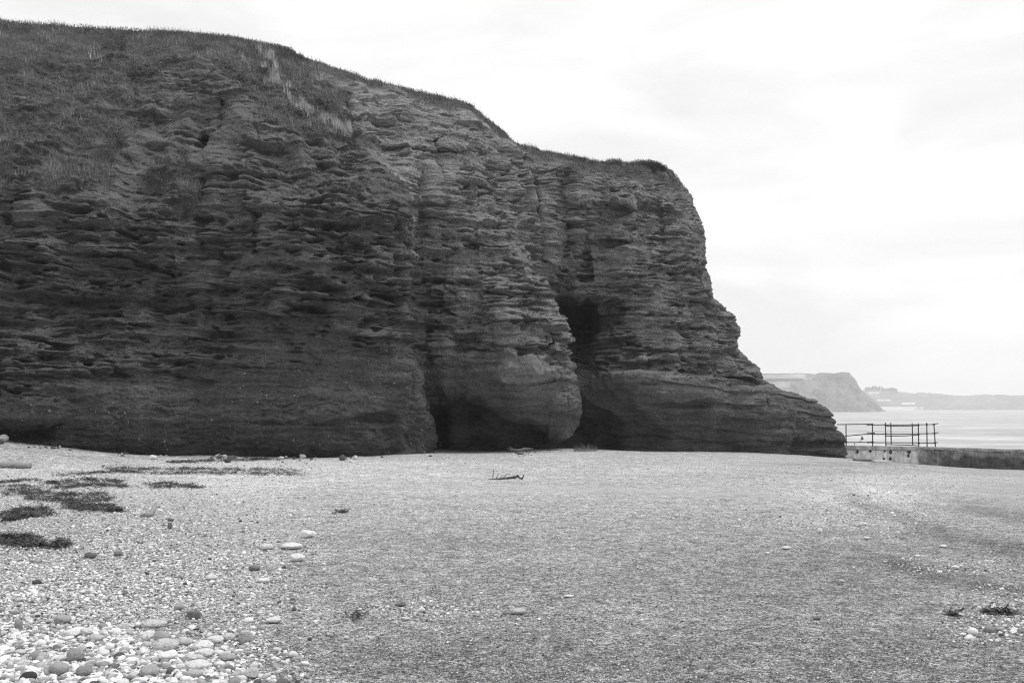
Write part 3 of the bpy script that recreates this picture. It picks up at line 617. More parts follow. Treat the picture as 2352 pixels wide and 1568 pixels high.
# ------------------------------------------------------------------ tubes
def tube_into(Vs, Qs, Ts, pts, rad, k=8):
    pts = [Vector(p) for p in pts]; n0 = len(Vs)
    for i, p in enumerate(pts):
        t = (pts[min(i + 1, len(pts) - 1)] - pts[max(i - 1, 0)]).normalized()
        u = t.cross(Vector((0, 0, 1)) if abs(t.z) < .9 else Vector((1, 0, 0))).normalized(); v_ = t.cross(u)
        for j in range(k):
            a = 2 * math.pi * j / k; Vs.append(tuple(p + (u * math.cos(a) + v_ * math.sin(a)) * rad[i]))
    for i in range(len(pts) - 1):
        for j in range(k):
            a, b_ = n0 + i * k + j, n0 + i * k + (j + 1) % k; Qs.append((a, b_, b_ + k, a + k))
    for e, ring in ((0, n0), (1, n0 + (len(pts) - 1) * k)):
        c = len(Vs); Vs.append(tuple(pts[0 if e == 0 else -1]))
        for j in range(k):
            a, b_ = ring + j, ring + (j + 1) % k; Ts.append((c, b_, a) if e == 0 else (c, a, b_))
def tube_mesh(name, paths, mats, k=8):
    Vs, Qs, Ts = [], [], []
    for pts, rad in paths: tube_into(Vs, Qs, Ts, pts, rad, k)
    return mesh_from(name, np.array(Vs), [np.array(Qs), np.array(Ts)], True, mats)

# ------------------------------------------------------------------ single bushes: stem + foliage
def shrub(px_, py_, w_, h_, label, n=900, tone0=.05, leaf=.022, group=None, seed=1, cat='bush', name='bush', spread=.17):
    r = np.random.default_rng(seed)
    d2 = (cpx - px_)**2 + (cpy - py_)**2 + 1e6 * (~vis) + 1e4 * (TVg > 11.2)
    base = VC.reshape(-1, 3)[np.argmin(d2)]; s_ = base[1] / F; W, Hh = w_ * s_ / 2, h_ * s_
    base = base - np.array([0, 0, .10]); rt = empty(name, tuple(float(c) for c in base)); tag(rt, label, cat, group)
    nc = max(5, int(n / 40)); cc = np.stack([r.uniform(-1, 1, nc) * W, r.uniform(-.6, .6, nc) * min(W, .5), r.uniform(.0, .9, nc) * Hh], -1)
    cc[:, 2] *= np.sqrt(np.clip(1 - (cc[:, 0] / W)**2, .15, 1))
    kk = r.integers(0, nc, n); pts = cc[kk] + r.normal(size=(n, 3)) * np.array([min(W, .4), min(W, .4), Hh]) * spread
    Vb, q, a = leaves(pts, r.uniform(leaf * .6, leaf * 1.3, n), np.clip(r.lognormal(math.log(tone0), .4, n), .012, .2), r)
    link('foliage', mesh_from('foliage', Vb, q, False, [M_LEAF], {'tone': a}), rt)
    link('stem', tube_mesh('stem', [([(c[0] * .3, c[1] * .3, -.2), tuple(c * .6), tuple(c)], [.018, .012, .004]) for c in cc[:9]], [M_DWOOD], 5), rt)
    return rt
for i, (a, b_, w_, h_, lab, n_, t0) in enumerate([
 (1486, 386, 84, 20, 'long low dark bush on the cliff brow, nearest the seaward end', 8000, .035),
 (1410, 376, 36, 10, 'small rounded dark bush on the cliff brow beside the longer bush', 1500, .032),
 (1292, 362, 104, 8, 'thin flat strip of scrub along the skyline above the upper cave', 1700, .05),
 (268, 112, 60, 26, 'dark cushion bush just under the grassy crest of the green slope', 1300, .035),
 (400, 142, 46, 18, 'dark bush directly above the bare scooped rock', 900, .035),
 (305, 178, 56, 30, 'dark bush at the upper rim of the scooped rock, on its landward side', 1200, .035),
 (552, 185, 30, 22, 'round dark bush on the shoulder beside the pale straw grass', 800, .035),
 (372, 430, 70, 60, 'largest bushy plant clinging in the gully below the scooped rock', 2200, .045),
 (425, 480, 50, 50, 'leafy plant hanging lowest in the gully below the scooped rock', 1300, .05),
 (270, 330, 44, 30, 'dark bush on a small ledge where the green slope meets the scooped rock', 900, .035),
 (65, 250, 80, 20, 'low dark bush lying in the middle of the green slope', 1100, .035),
 (150, 555, 36, 24, 'small dark tuft growing alone on the bare etched beds', 600, .03)]):
    shrub(a, b_, w_, h_, lab, n_, t0, seed=100 + i, spread=.12 if i < 3 else .17, leaf=.02 if b_ > 100 else .018)
shrub(112, 52, 34, 14, 'spindly leafy shrub sticking up from the skyline of the grassy slope', 110, .03, .035, seed=140, cat='shrub', name='shrub', spread=.3)

# ------------------------------------------------------------------ stones
def ico(sub):
    bm = bmesh.new(); bmesh.ops.create_icosphere(bm, subdivisions=sub, radius=1.0)
    v = np.array([q.co[:] for q in bm.verts]); f = np.array([[q.index for q in p.verts] for p in bm.faces]); bm.free(); return v, f
I1, I2, I4 = ico(1), ico(2), ico(4)
def stone_shape(base, seed, lump=.22, flat=.0, angular=0):
    v, f = base; r = np.random.default_rng(seed); o_ = r.uniform(0, 50, 3)
    q = v * (1 + lump * fbm(v[:, 0] * .9 + o_[0], v[:, 1] * .9 + o_[1], v[:, 2] * .9 + o_[2], 2) + .03 * noise(v[:, 0] * 4 + o_[0], v[:, 1] * 4, v[:, 2] * 4))[:, None]
    for k in range(angular):
        n_ = r.normal(size=3); n_ /= np.linalg.norm(n_); h_ = r.uniform(.5, .8); d_ = q @ n_ - h_; q = q - np.outer(np.maximum(d_, 0) * .9, n_)
    return q, f
HERO = []
for k in range(14):
    q, f_ = stone_shape(I4, 300 + k, .30, 0, 0 if k < 7 else (2 if k < 11 else 6)); HERO.append(mesh_from('stone', q, f_, True, [M_STONE]))
def place_stone(px_, py_, w_, hr, tone_, label, kind=None, group=None, depth=.8, spot=0.0, name='stone', cat='stone', rz=None, tilt=0, sink=.25, r=random, at=None):
    """px_, py_: where its foot meets the beach; w_: width in survey units; hr: height over width"""
    g = ground_at(px_, py_)[0] if at is None else np.array(at)
    W = w_ / F * g[1] / 2
    o = bpy.data.objects.new(name, HERO[r.randrange(0, 7) if kind is None else kind]); COL.objects.link(o)
    o.scale = (W, W * depth, W * hr); o.rotation_euler = (tilt * .6, tilt, r.uniform(-.35, .35) if rz is None else rz)
    o.location = (g[0], g[1] + W * depth * .7, g[2] + W * hr * (1 - sink)); o.color = (tone_, spot, 0, 1)
    return tag(o, label, cat, group)
k = 1 / 1.063
NAMED = []
NAMED_STONES = [
 (147,1524,36,.62,.42,'grey humped cobble standing at the back edge of the foreground stone bank',8,0),
 (42,1538,18,1.5,.36,'upright tongue-shaped grey stone near the frame edge in the stone bank',3,0),
 (298,1538,30,.5,.62,'pale stone with a ridge lying behind the mottled round pair',7,0),
 (368,1534,58,.3,.62,'long low pale stone lying alone on dark grit behind the stone bank',2,.8),
 (357,1568,40,.66,.80,'white round stone with dark pits touching the grey round cobble',1,1),
 (391,1571,38,.75,.42,'smooth grey round cobble touching the pitted white stone',4,0),
 (449,1576,34,.5,.60,'pale domed stone just seaward of the grey round cobble',5,.3),
 (524,1571,36,.5,.82,'clean white flattish stone alone on the grit, beside the stone with a black spot',0,0),
 (556,1565,28,.62,.70,'white stone with one black spot, leaning on the wedge-shaped stone',2,1),
 (594,1568,42,.62,.55,'wedge-shaped veined stone at the seaward end of the stone bank',12,.7),
 (492,1590,50,.45,.82,'white stone with small dark pits, topmost of the overlapping pair',6,1),
 (496,1606,42,.48,.80,'white oblong stone tucked under the pitted one of the overlapping pair',0,.6),
 (397,1594,58,.52,.62,'broad mottled stone in front of the smooth grey round cobble',5,1),
 (403,1614,48,.42,.84,'bright white oval stone in the middle of the stone bank',3,0),
 (466,1617,48,.32,.66,'flat speckled slab lying below the white oval stone',9,.7),
 (476,1638,56,.42,.80,'largest white flat stone on the seaward edge of the bank',1,.5),
 (552,1613,42,.36,.40,'flat grey oval stone half sunk in grit off the end of the bank',4,0),
 (362,1655,46,.6,.45,'round grey cobble at the bottom of the picture with a pale top',6,0),
 (179,1616,38,.8,.38,'dark grey rounded boulder-like cobble with its own dark foot',2,.4),
 (231,1567,34,.5,.58,'pale domed stone behind the white angular stone',4,0),
 (172,1556,36,.5,.84,'brightest white stone at the top of the bank',0,0),
 (138,1650,42,.75,.40,'pyramid-shaped grey stone leaning on its neighbours',8,0),
 (66,1663,38,.5,.055,'near black smooth oval stone at the bottom of the picture',6,0),
 (200,1652,36,.62,.30,'dark grey oval stone with a pale neighbour at the bottom of the bank',5,0),
 (247,1602,32,.5,.84,'white angular stone in the middle of the stone bank',11,0),
 (205,1552,32,.55,.78,'white stone pushed against the brightest one at the top of the bank',9,.2),
 (467,1512,42,.45,.22,'dark angular rock alone on grit behind the stone bank',12,.6),
 (436,1489,22,.7,.45,'round grey stone just behind the dark angular rock',6,0),
 (667,1522,38,.38,.80,'lumpy white stone lying alone seaward of the dark angular rock',10,.5),
 (513,1418,26,.55,.75,'white domed stone where the shingle thins out',5,0),
 (641,1423,28,.42,.84,'white oval stone on the grit seaward of the white domed one',3,0),
 (748,1313,40,.44,.84,'blocky white stone, highest of the three big white ones on mid beach',9,0),
 (724,1371,34,.52,.82,'white egg-shaped stone nearest the camera of the three on mid beach',1,0),
 (707,1341,50,.28,.78,'long low white stone between the blocky and the egg-shaped white ones',3,0),
 (648,1342,30,.45,.72,'pale mottled stone at the landward end of the long low white stone',2,.7),
 (218,1363,26,.55,.18,'dark grey domed cobble standing out of the pale shingle',4,0),
 (286,1358,20,.6,.24,'brownish grey round cobble in the pale shingle',5,0),
 (619,1393,24,.6,.25,'grey humped stone on the grit below the long low white stone',8,0),
 (413,1291,14,1.1,.24,'dark upright triangular rock standing in the pale shingle',12,0),
 (415,1272,14,.6,.22,'small brown rock just behind the upright triangular rock',8,0),
 (978,1480,26,.36,.20,'dark flat elongated stone on the open grit',10,.6),
 (992,1514,15,.55,.72,'small pale round stone below the dark flat elongated one',1,0),
 (1265,1501,36,.4,.55,'pale whale-backed stone alone in the middle of the open grit',3,0),
 (845,1560,14,.6,.80,'small white stone at the end of a faint furrow in the grit',7,0),
 (1390,1458,22,.25,.75,'thin white flat stone on the open grit',5,0),
 (1921,1341,20,.35,.80,'flat white stone on the seaward side of the open grit',5,0),
 (1875,1353,12,.5,.78,'small white stone landward of the flat white stone',5,0),
 (2057,1421,11,.55,.75,'small hollow-looking white stone on the open grit',7,0),
 (1997,1513,18,.35,.16,'dark flat stone lying alone far down the seaward grit',10,0),
 (371,1121,18,.55,.84,'white boulder on the beach just below the cliff foot',9,0),
 (4,1078,24,.7,.55,'pale rounded boulder wedged against the cliff foot at the frame edge',1,0),
 (738,1109,20,.6,.12,'small dark rock fallen at the cliff foot',12,0),
 (808,1112,14,.7,.8,'white block at the cliff foot near the buttress corner',8,0),
 (2110,1283,20,.4,.84,'white stone in the pale shingle streak below the sea wall',9,0),
 (2117,1316,14,.45,.8,'pale stone under the dark wet patch on the seaward beach',4,0),
 (2305,1337,18,.4,.84,'white oval stone beside the dark wet patch on the seaward beach',3,0),
 (2335,1389,18,.5,.84,'white stone at the seaward end of the dark wet patch',0,0)]
for (x_, y_, w_, hr, t_, lab, kd, sp_) in NAMED_STONES:
    NAMED.append((x_ * k, y_ * k - 4, w_ * k * 1.3))
    place_stone(x_ * k, y_ * k, w_ * k * 1.08, hr * 1.05, t_ if t_ < .3 else t_ * 1.05, lab, kd, None, spot=sp_, rz=.1, sink=.12)
# boulder perched on the rock ledge at the seaward end of the cliff
d2 = (cpx - 1768)**2 + (cpy - 898)**2 + 1e6 * (~vis); pb_ = VC.reshape(-1, 3)[np.argmin(d2)]
o = place_stone(0, 0, 26, .7, .10, 'small dark boulder perched on the sloping ledge at the seaward end of the cliff', 12, at=tuple(P3(np.float64(1771), np.float64(897), float(pb_[1]) - .3)), name='boulder', cat='boulder', sink=.1)

# the other cobbles of the shingle bank that show large
rs = random.Random(4); cnt = 0; taken = list(NAMED)
CL = {'w': ('white rounded cobble lying among the foreground shingle', .72), 'g': ('mid grey rounded cobble lying among the foreground shingle', .42), 'd': ('dark grey rounded cobble lying among the foreground shingle', .13), 'p': ('pale grey rounded cobble lying among the foreground shingle', .60)}
while cnt < 225:
    py_ = rs.uniform(1425, 1575); px_ = rs.uniform(-15, 620)
    if px_ > 290 + (py_ - 1430) * 2.0 + rs.gauss(0, 30) or py_ < 1432 + abs(px_ - 150) * .05: continue
    if rs.random() < .25: px_, py_ = rs.uniform(-10, 800), rs.uniform(1180, 1430)
    if px_ > 780 - (1430 - py_) * .1 or (py_ < 1425 and rs.random() < px_ / 900): continue
    near = (py_ - 1000) / 570
    w_ = min(60, max(12, rs.lognormvariate(math.log(21), .5))) * near**1.2 * (1 if py_ > 1425 else .8)
    if any(abs(px_ - a) < (w_ + c) * .40 and abs(py_ - b_) < (w_ + c) * .17 for a, b_, c in taken): continue
    taken.append((px_, py_, w_)); c_ = rs.choices('wpgd', (7, 7, 2.5, .15))[0]; lab, t_ = CL[c_]
    place_stone(px_, py_, w_, rs.uniform(.35, .75), min(.85, t_ * rs.uniform(.85, 1.15)), lab, rs.choice([0, 2, 5, 7, 8, 9, 10, 11, 12, 13, 7, 8]), {'w': 'white', 'p': 'pale grey', 'g': 'mid grey', 'd': 'dark grey'}[c_] + ' cobbles of the foreground shingle',
        depth=rs.uniform(.6, 1.1), spot=rs.choice([0, 0, .5, .9]), name='cobble', cat='cobble', tilt=rs.uniform(-.25, .25), sink=rs.uniform(.1, .45), r=rs)
    cnt += 1

# uncountable shingle: one object for the pebbles, one for the grit
def scatter(name, n, region, size, base, seeds, tones, label_seed, flat=(.35, .75), sink=.3, ycap=None):
    r = np.random.default_rng(label_seed); px_, py_ = region(r, n)
    g = ground_at(px_, py_); sz = size(r, len(g), g[:, 1], py_)
    shp = [stone_shape(base, s, .28) for s in seeds]; nv = len(base[0]); nf = len(base[1])
    pick = r.integers(0, len(shp), len(g)); Bv = np.stack([q[0] for q in shp])[pick]
    sc3_ = np.stack([r.uniform(.8, 1.3, len(g)), r.uniform(.6, 1.0, len(g)), r.uniform(*flat, len(g))], -1) * sz[:, None] / 2
    Bv = Bv * sc3_[:, None, :]; t1 = r.normal(0, .25, len(g)); a = r.uniform(0, 2 * np.pi, len(g))
    x_, y_, z_ = Bv[..., 0], Bv[..., 1], Bv[..., 2]; c_, s_ = np.cos(t1)[:, None], np.sin(t1)[:, None]
    x_, z_ = x_ * c_ - z_ * s_, x_ * s_ + z_ * c_; c_, s_ = np.cos(a)[:, None], np.sin(a)[:, None]; x_, y_ = x_ * c_ - y_ * s_, x_ * s_ + y_ * c_
    P_ = np.stack([x_, y_, z_], -1) + g[:, None, :]; P_[..., 2] += (sc3_[:, 2] * (1 - sink * 2))[:, None]
    f_ = (np.arange(len(g))[:, None, None] * nv + base[1][None]).reshape(-1, 3); tn = tones(r, len(g))
    o = link(name, mesh_from(name, P_.reshape(-1, 3), f_, True, [M_PEB], {'tone': np.repeat(tn, nv)})); tag(o, kind='stuff'); return o
def tone_mix(r, n, dark=.12, grey=.28):
    u = r.random(n); t = np.where(u < dark, r.uniform(.06, .18, n), np.where(u < dark + grey, r.uniform(.2, .4, n), r.uniform(.48, .82, n))); return t
def reg(gate_pow, py0, py1, pw, x0=-20, x1=2370, flo=0.0, fn=pebbly):
    def f(r, n):
        ox, oy = [], []; c = 0
        while c < n:
            m = n * 3; a = r.uniform(x0, x1, m); b_ = py0 + (py1 - py0) * r.random(m)**pw
            d_ = EYE * F / np.maximum(b_ - HZ, 20); xx = (a - CX) / F * d_
            q = np.clip(fn(a, b_, xx, d_)**gate_pow + flo, 0, 1) > r.random(m); ox.append(a[q]); oy.append(b_[q]); c += q.sum()
        return np.concatenate(ox)[:n], np.concatenate(oy)[:n]
    return f
scatter('pebbles', 15000, reg(1.3, 1130, 1590, .75), lambda r, n, d, py_: np.clip(r.lognormal(math.log(.020), .45, n), .008, .075) * (1 + .35 * (py_ > 1440)), I2, range(40, 52), lambda r, n: tone_mix(r, n, .10, .33), 51, sink=.28)
scatter('shingle', 60000, reg(1.1, 1050, 1590, .9), lambda r, n, d, py_: np.clip(r.lognormal(math.log(.010), .5, n), .004, .04) * (.75 + d / 26), I1, range(60, 72), lambda r, n: tone_mix(r, n, .12, .36), 52, sink=.25)
scatter('grit', 110000, reg(1, 1040, 1590, .85, flo=.45), lambda r, n, d, py_: np.clip(r.lognormal(math.log(.0066), .45, n), .003, .02) * (.8 + d / 32), I1, range(80, 90), lambda r, n: tone_mix(r, n, .48, .26), 53, sink=.2)

r3 = np.random.default_rng(77); cm = (congl * (1 - vegm) * front * (TVg > .9) + .03 * front * (sy > 500)) * (TUg > 1.5) * vis * sstep(-.3, .3, fbm(x * .8, y * .8, z * 1.5, 3))
Bp, ip = pick_cliff(cm, 2600, r=r3); nv = len(I1[0]); shp = np.stack([stone_shape(I1, s_, .3)[0] for s_ in range(500, 508)])[r3.integers(0, 8, len(Bp))]
szp = np.clip(r3.lognormal(math.log(.021), .45, len(Bp)), .012, .06); Pp = shp * (szp[:, None] * r3.uniform(.5, .9, (len(Bp), 3)))[:, None, :] + Bp[:, None, :]
o = link('embedded_stones', mesh_from('embedded_stones', Pp.reshape(-1, 3), (np.arange(len(Bp))[:, None, None] * nv + I1[1][None]).reshape(-1, 3), True, [M_PEB], {'tone': np.repeat(np.clip(r3.lognormal(-2.1, .5, len(Bp)), .05, .4), nv)})); tag(o, kind='stuff')
FB = np.array([(-50, 1008), (120, 1023), (260, 1038), (460, 1045), (620, 1048), (800, 1048), (900, 1045), (990, 1041), (1090, 1040), (1200, 1035), (1290, 1029), (1350, 1033), (1450, 1036), (1600, 1036), (1800, 1043), (1945, 1053)], float)
def foot(r, n):
    a = r.uniform(-20, 1940, n * 6); a = a[(noise(a / 60, 0 * a, 3.3 + 0 * a) > r.normal(.25, .12, n * 6)) & (a < 1280)][:n]; return a, np.interp(a, FB[:, 0], FB[:, 1]) + 2 + np.abs(r.normal(0, 6, len(a)))
scatter('rubble', 420, foot, lambda r, n, d, py_: np.clip(r.lognormal(math.log(.055), .6, n), .02, .3), I2, range(90, 98), lambda r, n: np.where(r.random(n) < .55, r.uniform(.05, .14, n), r.uniform(.25, .7, n)), 58, flat=(.4, .9), sink=.2)
# ------------------------------------------------------------------ seaweed
def ribbons(pts, r, L=(.04, .15), wid=(.005, .014), h=.05):
    n = len(pts); a = r.uniform(0, 2 * np.pi, n); l_ = r.uniform(*L, n); wd = r.uniform(*wid, n); ks = 5
    P_ = [pts + np.stack([0 * a, 0 * a, r.uniform(0, h, n)], -1)]
    for s_ in range(ks - 1):
        a = a + r.normal(0, .7, n); stp = np.stack([np.cos(a), np.sin(a), r.normal(0, .45, n)], -1) * (l_ / ks)[:, None]; q = P_[-1] + stp
        q[:, 2] = np.maximum(q[:, 2], pts[:, 2] - .005); P_.append(q)
    P_ = np.stack(P_, 1); sd_ = np.stack([-np.sin(a), np.cos(a), r.uniform(-.8, .8, n)], -1) * wd[:, None] / 2
    prof = np.array([.5, 1, 1, .8, .2])[None, :, None]
    A_, B_ = P_ - sd_[:, None] * prof, P_ + sd_[:, None] * prof
    Vb = np.stack([A_, B_], 2).reshape(-1, 3); k_ = np.arange(n)[:, None, None] * (2 * ks) + np.arange(ks - 1)[None, :, None] * 2
    return Vb, (k_ + np.array([0, 1, 3, 2])).reshape(-1, 4)
def weed(pl, th, n, label, seed, cov=.15, h=.05):
    """pl: polyline in survey rows, th: half height in survey units"""
    r = np.random.default_rng(seed); pl = np.array(pl, float); sg = np.r_[0, np.cumsum(np.hypot(*np.diff(pl, axis=0).T))]
    t_ = r.uniform(0, sg[-1], n * 6); qx = np.interp(t_, sg, pl[:, 0]); qy = np.interp(t_, sg, pl[:, 1])
    e = np.sqrt(np.clip(1 - (2 * t_ / sg[-1] - 1)**6, .02, 1)); qy = qy + r.normal(0, 1, n * 6) * np.where(r.random(n * 6) < (.72 if th > 3.4 and sg[-1] > 45 else 1.1), .75, 2.0) * th * e; qx = qx + r.normal(0, 1, n * 6) * min(9, sg[-1] * .07)
    st_ = r.integers(-1, 2, n * 6) if th > 3.4 and sg[-1] > 60 else 0 * r.integers(0, 2, n * 6); qy = np.where(st_ != 0, np.interp(t_, sg, pl[:, 1]) + st_ * th * 1.15 + r.normal(0, .28, n * 6) * th, qy); qx = qx + st_ * 9
    keep = fbm(qx / 24 + seed, qy / 2.0, seed * 1.7 + st_ * 2.3, 3) > r.normal(.10, .14, n * 6); qx, qy = qx[keep][:n], qy[keep][:n]
    g = ground_at(qx, qy); Vb, q = ribbons(g, r, h=h); c = g.mean(0)
    o = link('seaweed', mesh_from('seaweed', Vb - c, q, False, [M_WEED]), None, tuple(c)); return tag(o, label, 'seaweed', 'dark seaweed stranded on the beach')
for i, a in enumerate([
 ([(245,1076),(330,1083),(450,1082),(580,1084),(690,1086)], 4.5, 4200, 'longest dark line of seaweed stretched across the beach under the cliff'),
 ([(130,1092),(240,1085),(300,1083)], 3, 700, 'short thin seaweed line landward of the longest one'),
 ([(385,1062),(450,1060),(520,1057),(600,1054)], 2.6, 1600, 'thin seaweed line running between the longest line and the cliff foot'),
 ([(560,1057),(620,1054),(665,1052)], 2.2, 700, 'smallest seaweed smear touching the cliff foot'),
 ([(112,1118),(160,1112),(210,1108),(285,1113)], 5.5, 2600, 'humped seaweed heap with strands, just below the longest line'),
 ([(345,1116),(400,1113),(450,1117)], 3.6, 1200, 'separate compact spindle of seaweed on pale shingle'),
 ([(0,1122),(60,1118),(90,1128),(0,1134)], 3.5, 900, 'scattered seaweed strands between the driftwood log and the humped heap'),
 ([(55,1138),(130,1143),(190,1146),(245,1139)], 6.5, 2600, 'ragged seaweed patch below the humped heap'),
 ([(150,1162),(205,1168),(270,1169)], 4.5, 1800, 'dark seaweed patch nearest the bent driftwood branch'),
 ([(0,1192),(50,1180),(115,1176)], 5.5, 1800, 'seaweed patch at the frame edge on smooth grit'),
 ([(0,1243),(40,1245),(95,1248)], 7, 2300, 'thick nearest seaweed heap at the frame edge'),
 ([(120,1256),(140,1250),(152,1255)], 6, 450, 'small dark seaweed ball beside the thick nearest heap'),
 ([(0,1108),(90,1101)], 2.5, 500, 'faint seaweed strands just below the driftwood log'),
 ([(770,1178),(795,1176)], 2.6, 130, 'small flat scrap of seaweed alone on mid beach'),
 ([(812,1423),(822,1418),(828,1421)], 5, 40, 'tiny twiggy scrap of seaweed on the open grit'),
 ([(2262,1405),(2300,1409),(2330,1408)], 3, 170, 'dark curled seaweed lying on the seaward side of the beach'),
 ([(2180,1412),(2200,1410)], 1.6, 60, 'thin dark sliver of seaweed landward of the curled one')]):
    weed(a[0], a[1], int(a[2] * 1.25), a[3], 200 + i, h=.03 + .02 * (a[1] > 4))

# ------------------------------------------------------------------ driftwood
def gp(px_, py_, dz=0):
    g = ground_at(px_, py_)[0]; return Vector((g[0], g[1], g[2] + dz))
def wood(name, label, cat, paths, m, k=9, group=None):
    """paths: lists of (survey column, row, lift, radius)"""
    c = gp(paths[0][0][0], paths[0][0][1]); pp = []
    for pth in paths:
        P_, R_ = [], []
        y0 = None
        for (a, b_, dz, r_) in pth: P_.append(gp(a, b_, dz) - c); R_.append(r_)
        Q_, S_ = [], []
        for i in range(len(P_) - 1):
            for s_ in range(4):
                t_ = s_ / 4; Q_.append(P_[i].lerp(P_[i + 1], t_) + Vector((0, 0, random.uniform(-.12, .12) * R_[i]))); S_.append(R_[i] * (1 - t_) + R_[i + 1] * t_)
        Q_.append(P_[-1]); S_.append(R_[-1]); pp.append((Q_, [s_ * random.uniform(.92, 1.08) for s_ in S_]))
    o = link(name, tube_mesh(name, pp, [m], k), None, c); return tag(o, label, cat, group)
wood('driftwood_log', 'thick pale driftwood log lying at the frame edge above the seaweed', 'log', [[(-90, 1072, .08, .085), (-20, 1073, .08, .085), (30, 1074, .07, .078), (71, 1075, .07, .07)]], M_WOOD, 12)
wood('driftwood_branch', 'dark driftwood branch with upright twigs on the pale sand band', 'driftwood', [
 [(1122, 1100, .0, .012), (1150, 1101, .02, .022), (1180, 1099, .04, .032), (1192, 1098, .05, .022)],
 [(1132, 1099, .02, .01), (1134, 1097, .24, .006)], [(1140, 1100, .02, .012), (1146, 1099, .14, .006)], [(1155, 1100, .02, .012), (1165, 1099, .13, .008), (1172, 1099, .10, .005)], [(1146, 1101, .02, .01), (1156, 1100, .12, .005)]], M_DWOOD)
wood('driftwood_stick', 'short dark wavy stick beside the twiggy branch', 'driftwood', [[(1182, 1101, .02, .012), (1188, 1100, .10, .02), (1193, 1100, .03, .02), (1199, 1101, .02, .018), (1203, 1100, .10, .015)]], M_DWOOD)
wood('driftwood_branch', 'pale forked driftwood branch against the foot of the middle buttress', 'driftwood', [
 [(1162, 1034, .12, .02), (1172, 1038, .10, .05), (1190, 1038, .08, .05), (1205, 1037, .12, .05), (1222, 1036, .10, .03)], [(1166, 1034, .22, .02), (1176, 1037, .12, .04)]], M_WOOD)
wood('driftwood_branch', 'bent driftwood branch lying in pale shingle below the seaweed', 'driftwood', [
 [(325, 1184, .01, .02), (335, 1187, .03, .035), (345, 1186, .03, .035), (351, 1182, .06, .045), (356, 1179, .13, .03)]], M_WOOD)
wood('driftwood_stick', 'thin white bleached stick on the open middle beach', 'driftwood', [[(1155, 1176, .012, .008), (1175, 1175, .018, .011), (1197, 1177, .012, .008)]], M_ROPE, 6)
# dry weeds at the cliff foot
r2_ = np.random.default_rng(71); gx_ = r2_.uniform(1318, 1372, 260); gg = ground_at(gx_, r2_.uniform(1034, 1037, 260))
sb = blades(gg, r2_.uniform(.08, .35, 260), r2_.uniform(.006, .014, 260), r2_.uniform(.05, .22, 260), 1.0, r2_); c_ = gg.mean(0)
o = link('dry_weeds', mesh_from('dry_weeds', sb[0] - c_, [sb[1], sb[2]], True, [M_GRASS], {'tone': sb[3]}), None, tuple(c_)); tag(o, 'low tangle of dry weeds at the foot of the cliff beside the middle buttress', 'weeds')

# ------------------------------------------------------------------ the sea wall
WT = -.33                                                     # level of its top
def wall_pt(px_, d_, z_): return Vector(((px_ - CX) / F * d_, d_, z_))
wa = [(1880, 53.4), (1945, 52.8), (2040, 52.0), (2110, 51.4)]
wb = [(2112, 51.25), (2200, 49.9), (2352, 47.6), (2600, 44.4), (3100, 39.5)]
def wall_run(name, pts, top, bot, thick, m, out=0, bulge=0, parent=None, seed=3, stain=None, capz=None):
    """a wall along pts with a rough face; ends closed"""
    P_ = [np.array([(a - CX) / F * d_, d_]) for a, d_ in pts]; L = np.r_[0, np.cumsum([np.linalg.norm(P_[i + 1] - P_[i]) for i in range(len(P_) - 1)])]
    ns = int(L[-1] / .06); t_ = np.linspace(0, L[-1], ns); xy = np.stack([np.interp(t_, L, [p[0] for p in P_]), np.interp(t_, L, [p[1] for p in P_])], -1)
    tg = np.gradient(xy, axis=0); tg /= np.linalg.norm(tg, axis=1)[:, None]; nr = np.stack([tg[:, 1], -tg[:, 0]], -1)       # toward the beach
    prof = [(out - .02, bot)] + [(out, bot + (top - bot) * s_) for s_ in np.linspace(0, 1, 22)] + [(out - thick * .25, top + .005), (out - thick * .75, top + .005), (out - thick, top - .02), (out - thick, bot)]
    V_ = np.zeros((ns, len(prof), 3)); S_ = np.zeros((ns, len(prof)))
    for j, (u_, z_) in enumerate(prof):
        nn = bulge * fbm(t_ * 1.6, z_ * 3 + seed, seed, 4); zt = z_ + (bulge * .6 * fbm(t_ * .9, seed, 2, 4) if abs(z_ - top) < .03 else 0)
        V_[:, j, 0] = xy[:, 0] + nr[:, 0] * (u_ + nn); V_[:, j, 1] = xy[:, 1] + nr[:, 1] * (u_ + nn); V_[:, j, 2] = zt
        S_[:, j] = stain(t_ / L[-1], z_) if stain else 0
    f_ = grid_faces(ns, len(prof)); e0 = np.arange(len(prof)); 
    V2 = V_.reshape(-1, 3); vv = np.vstack([V2, V_[0].mean(0), V_[-1].mean(0)]); ss = np.r_[S_.ravel(), 0, 0]; c0 = len(V2)
    tr = [(c0, j, j + 1) for j in range(len(prof) - 1)] + [(c0 + 1, (ns - 1) * len(prof) + j + 1, (ns - 1) * len(prof) + j) for j in range(len(prof) - 1)]
    return link(name, mesh_from(name, vv, [f_, np.array(tr)], True, [m], {'stain': ss}), parent)
w1 = empty('sea_wall', wall_pt(2030, 52, WT)); tag(w1, 'pale patched concrete sea wall under the bent railing, joining the cliff end', 'sea wall')
w2 = empty('sea_wall', wall_pt(2352, 47.6, WT)); tag(w2, 'long dark weathered sea wall with weed-stained foot, running seaward from the pale concrete one', 'sea wall')
def rel(o, p): o.location = -p.location
def st1(s_, z_): return np.clip(.35 * sstep(.1, .5, fbm(s_ * 14, z_ * 2, 3, 3)) - .3 * (z_ < WT - .22) + .04, 0, 1)
o = wall_run('wall_face', wa, WT - .18, -2.2, .8, M_WALL, 0, .03, w1, 3, st1); rel(o, w1)
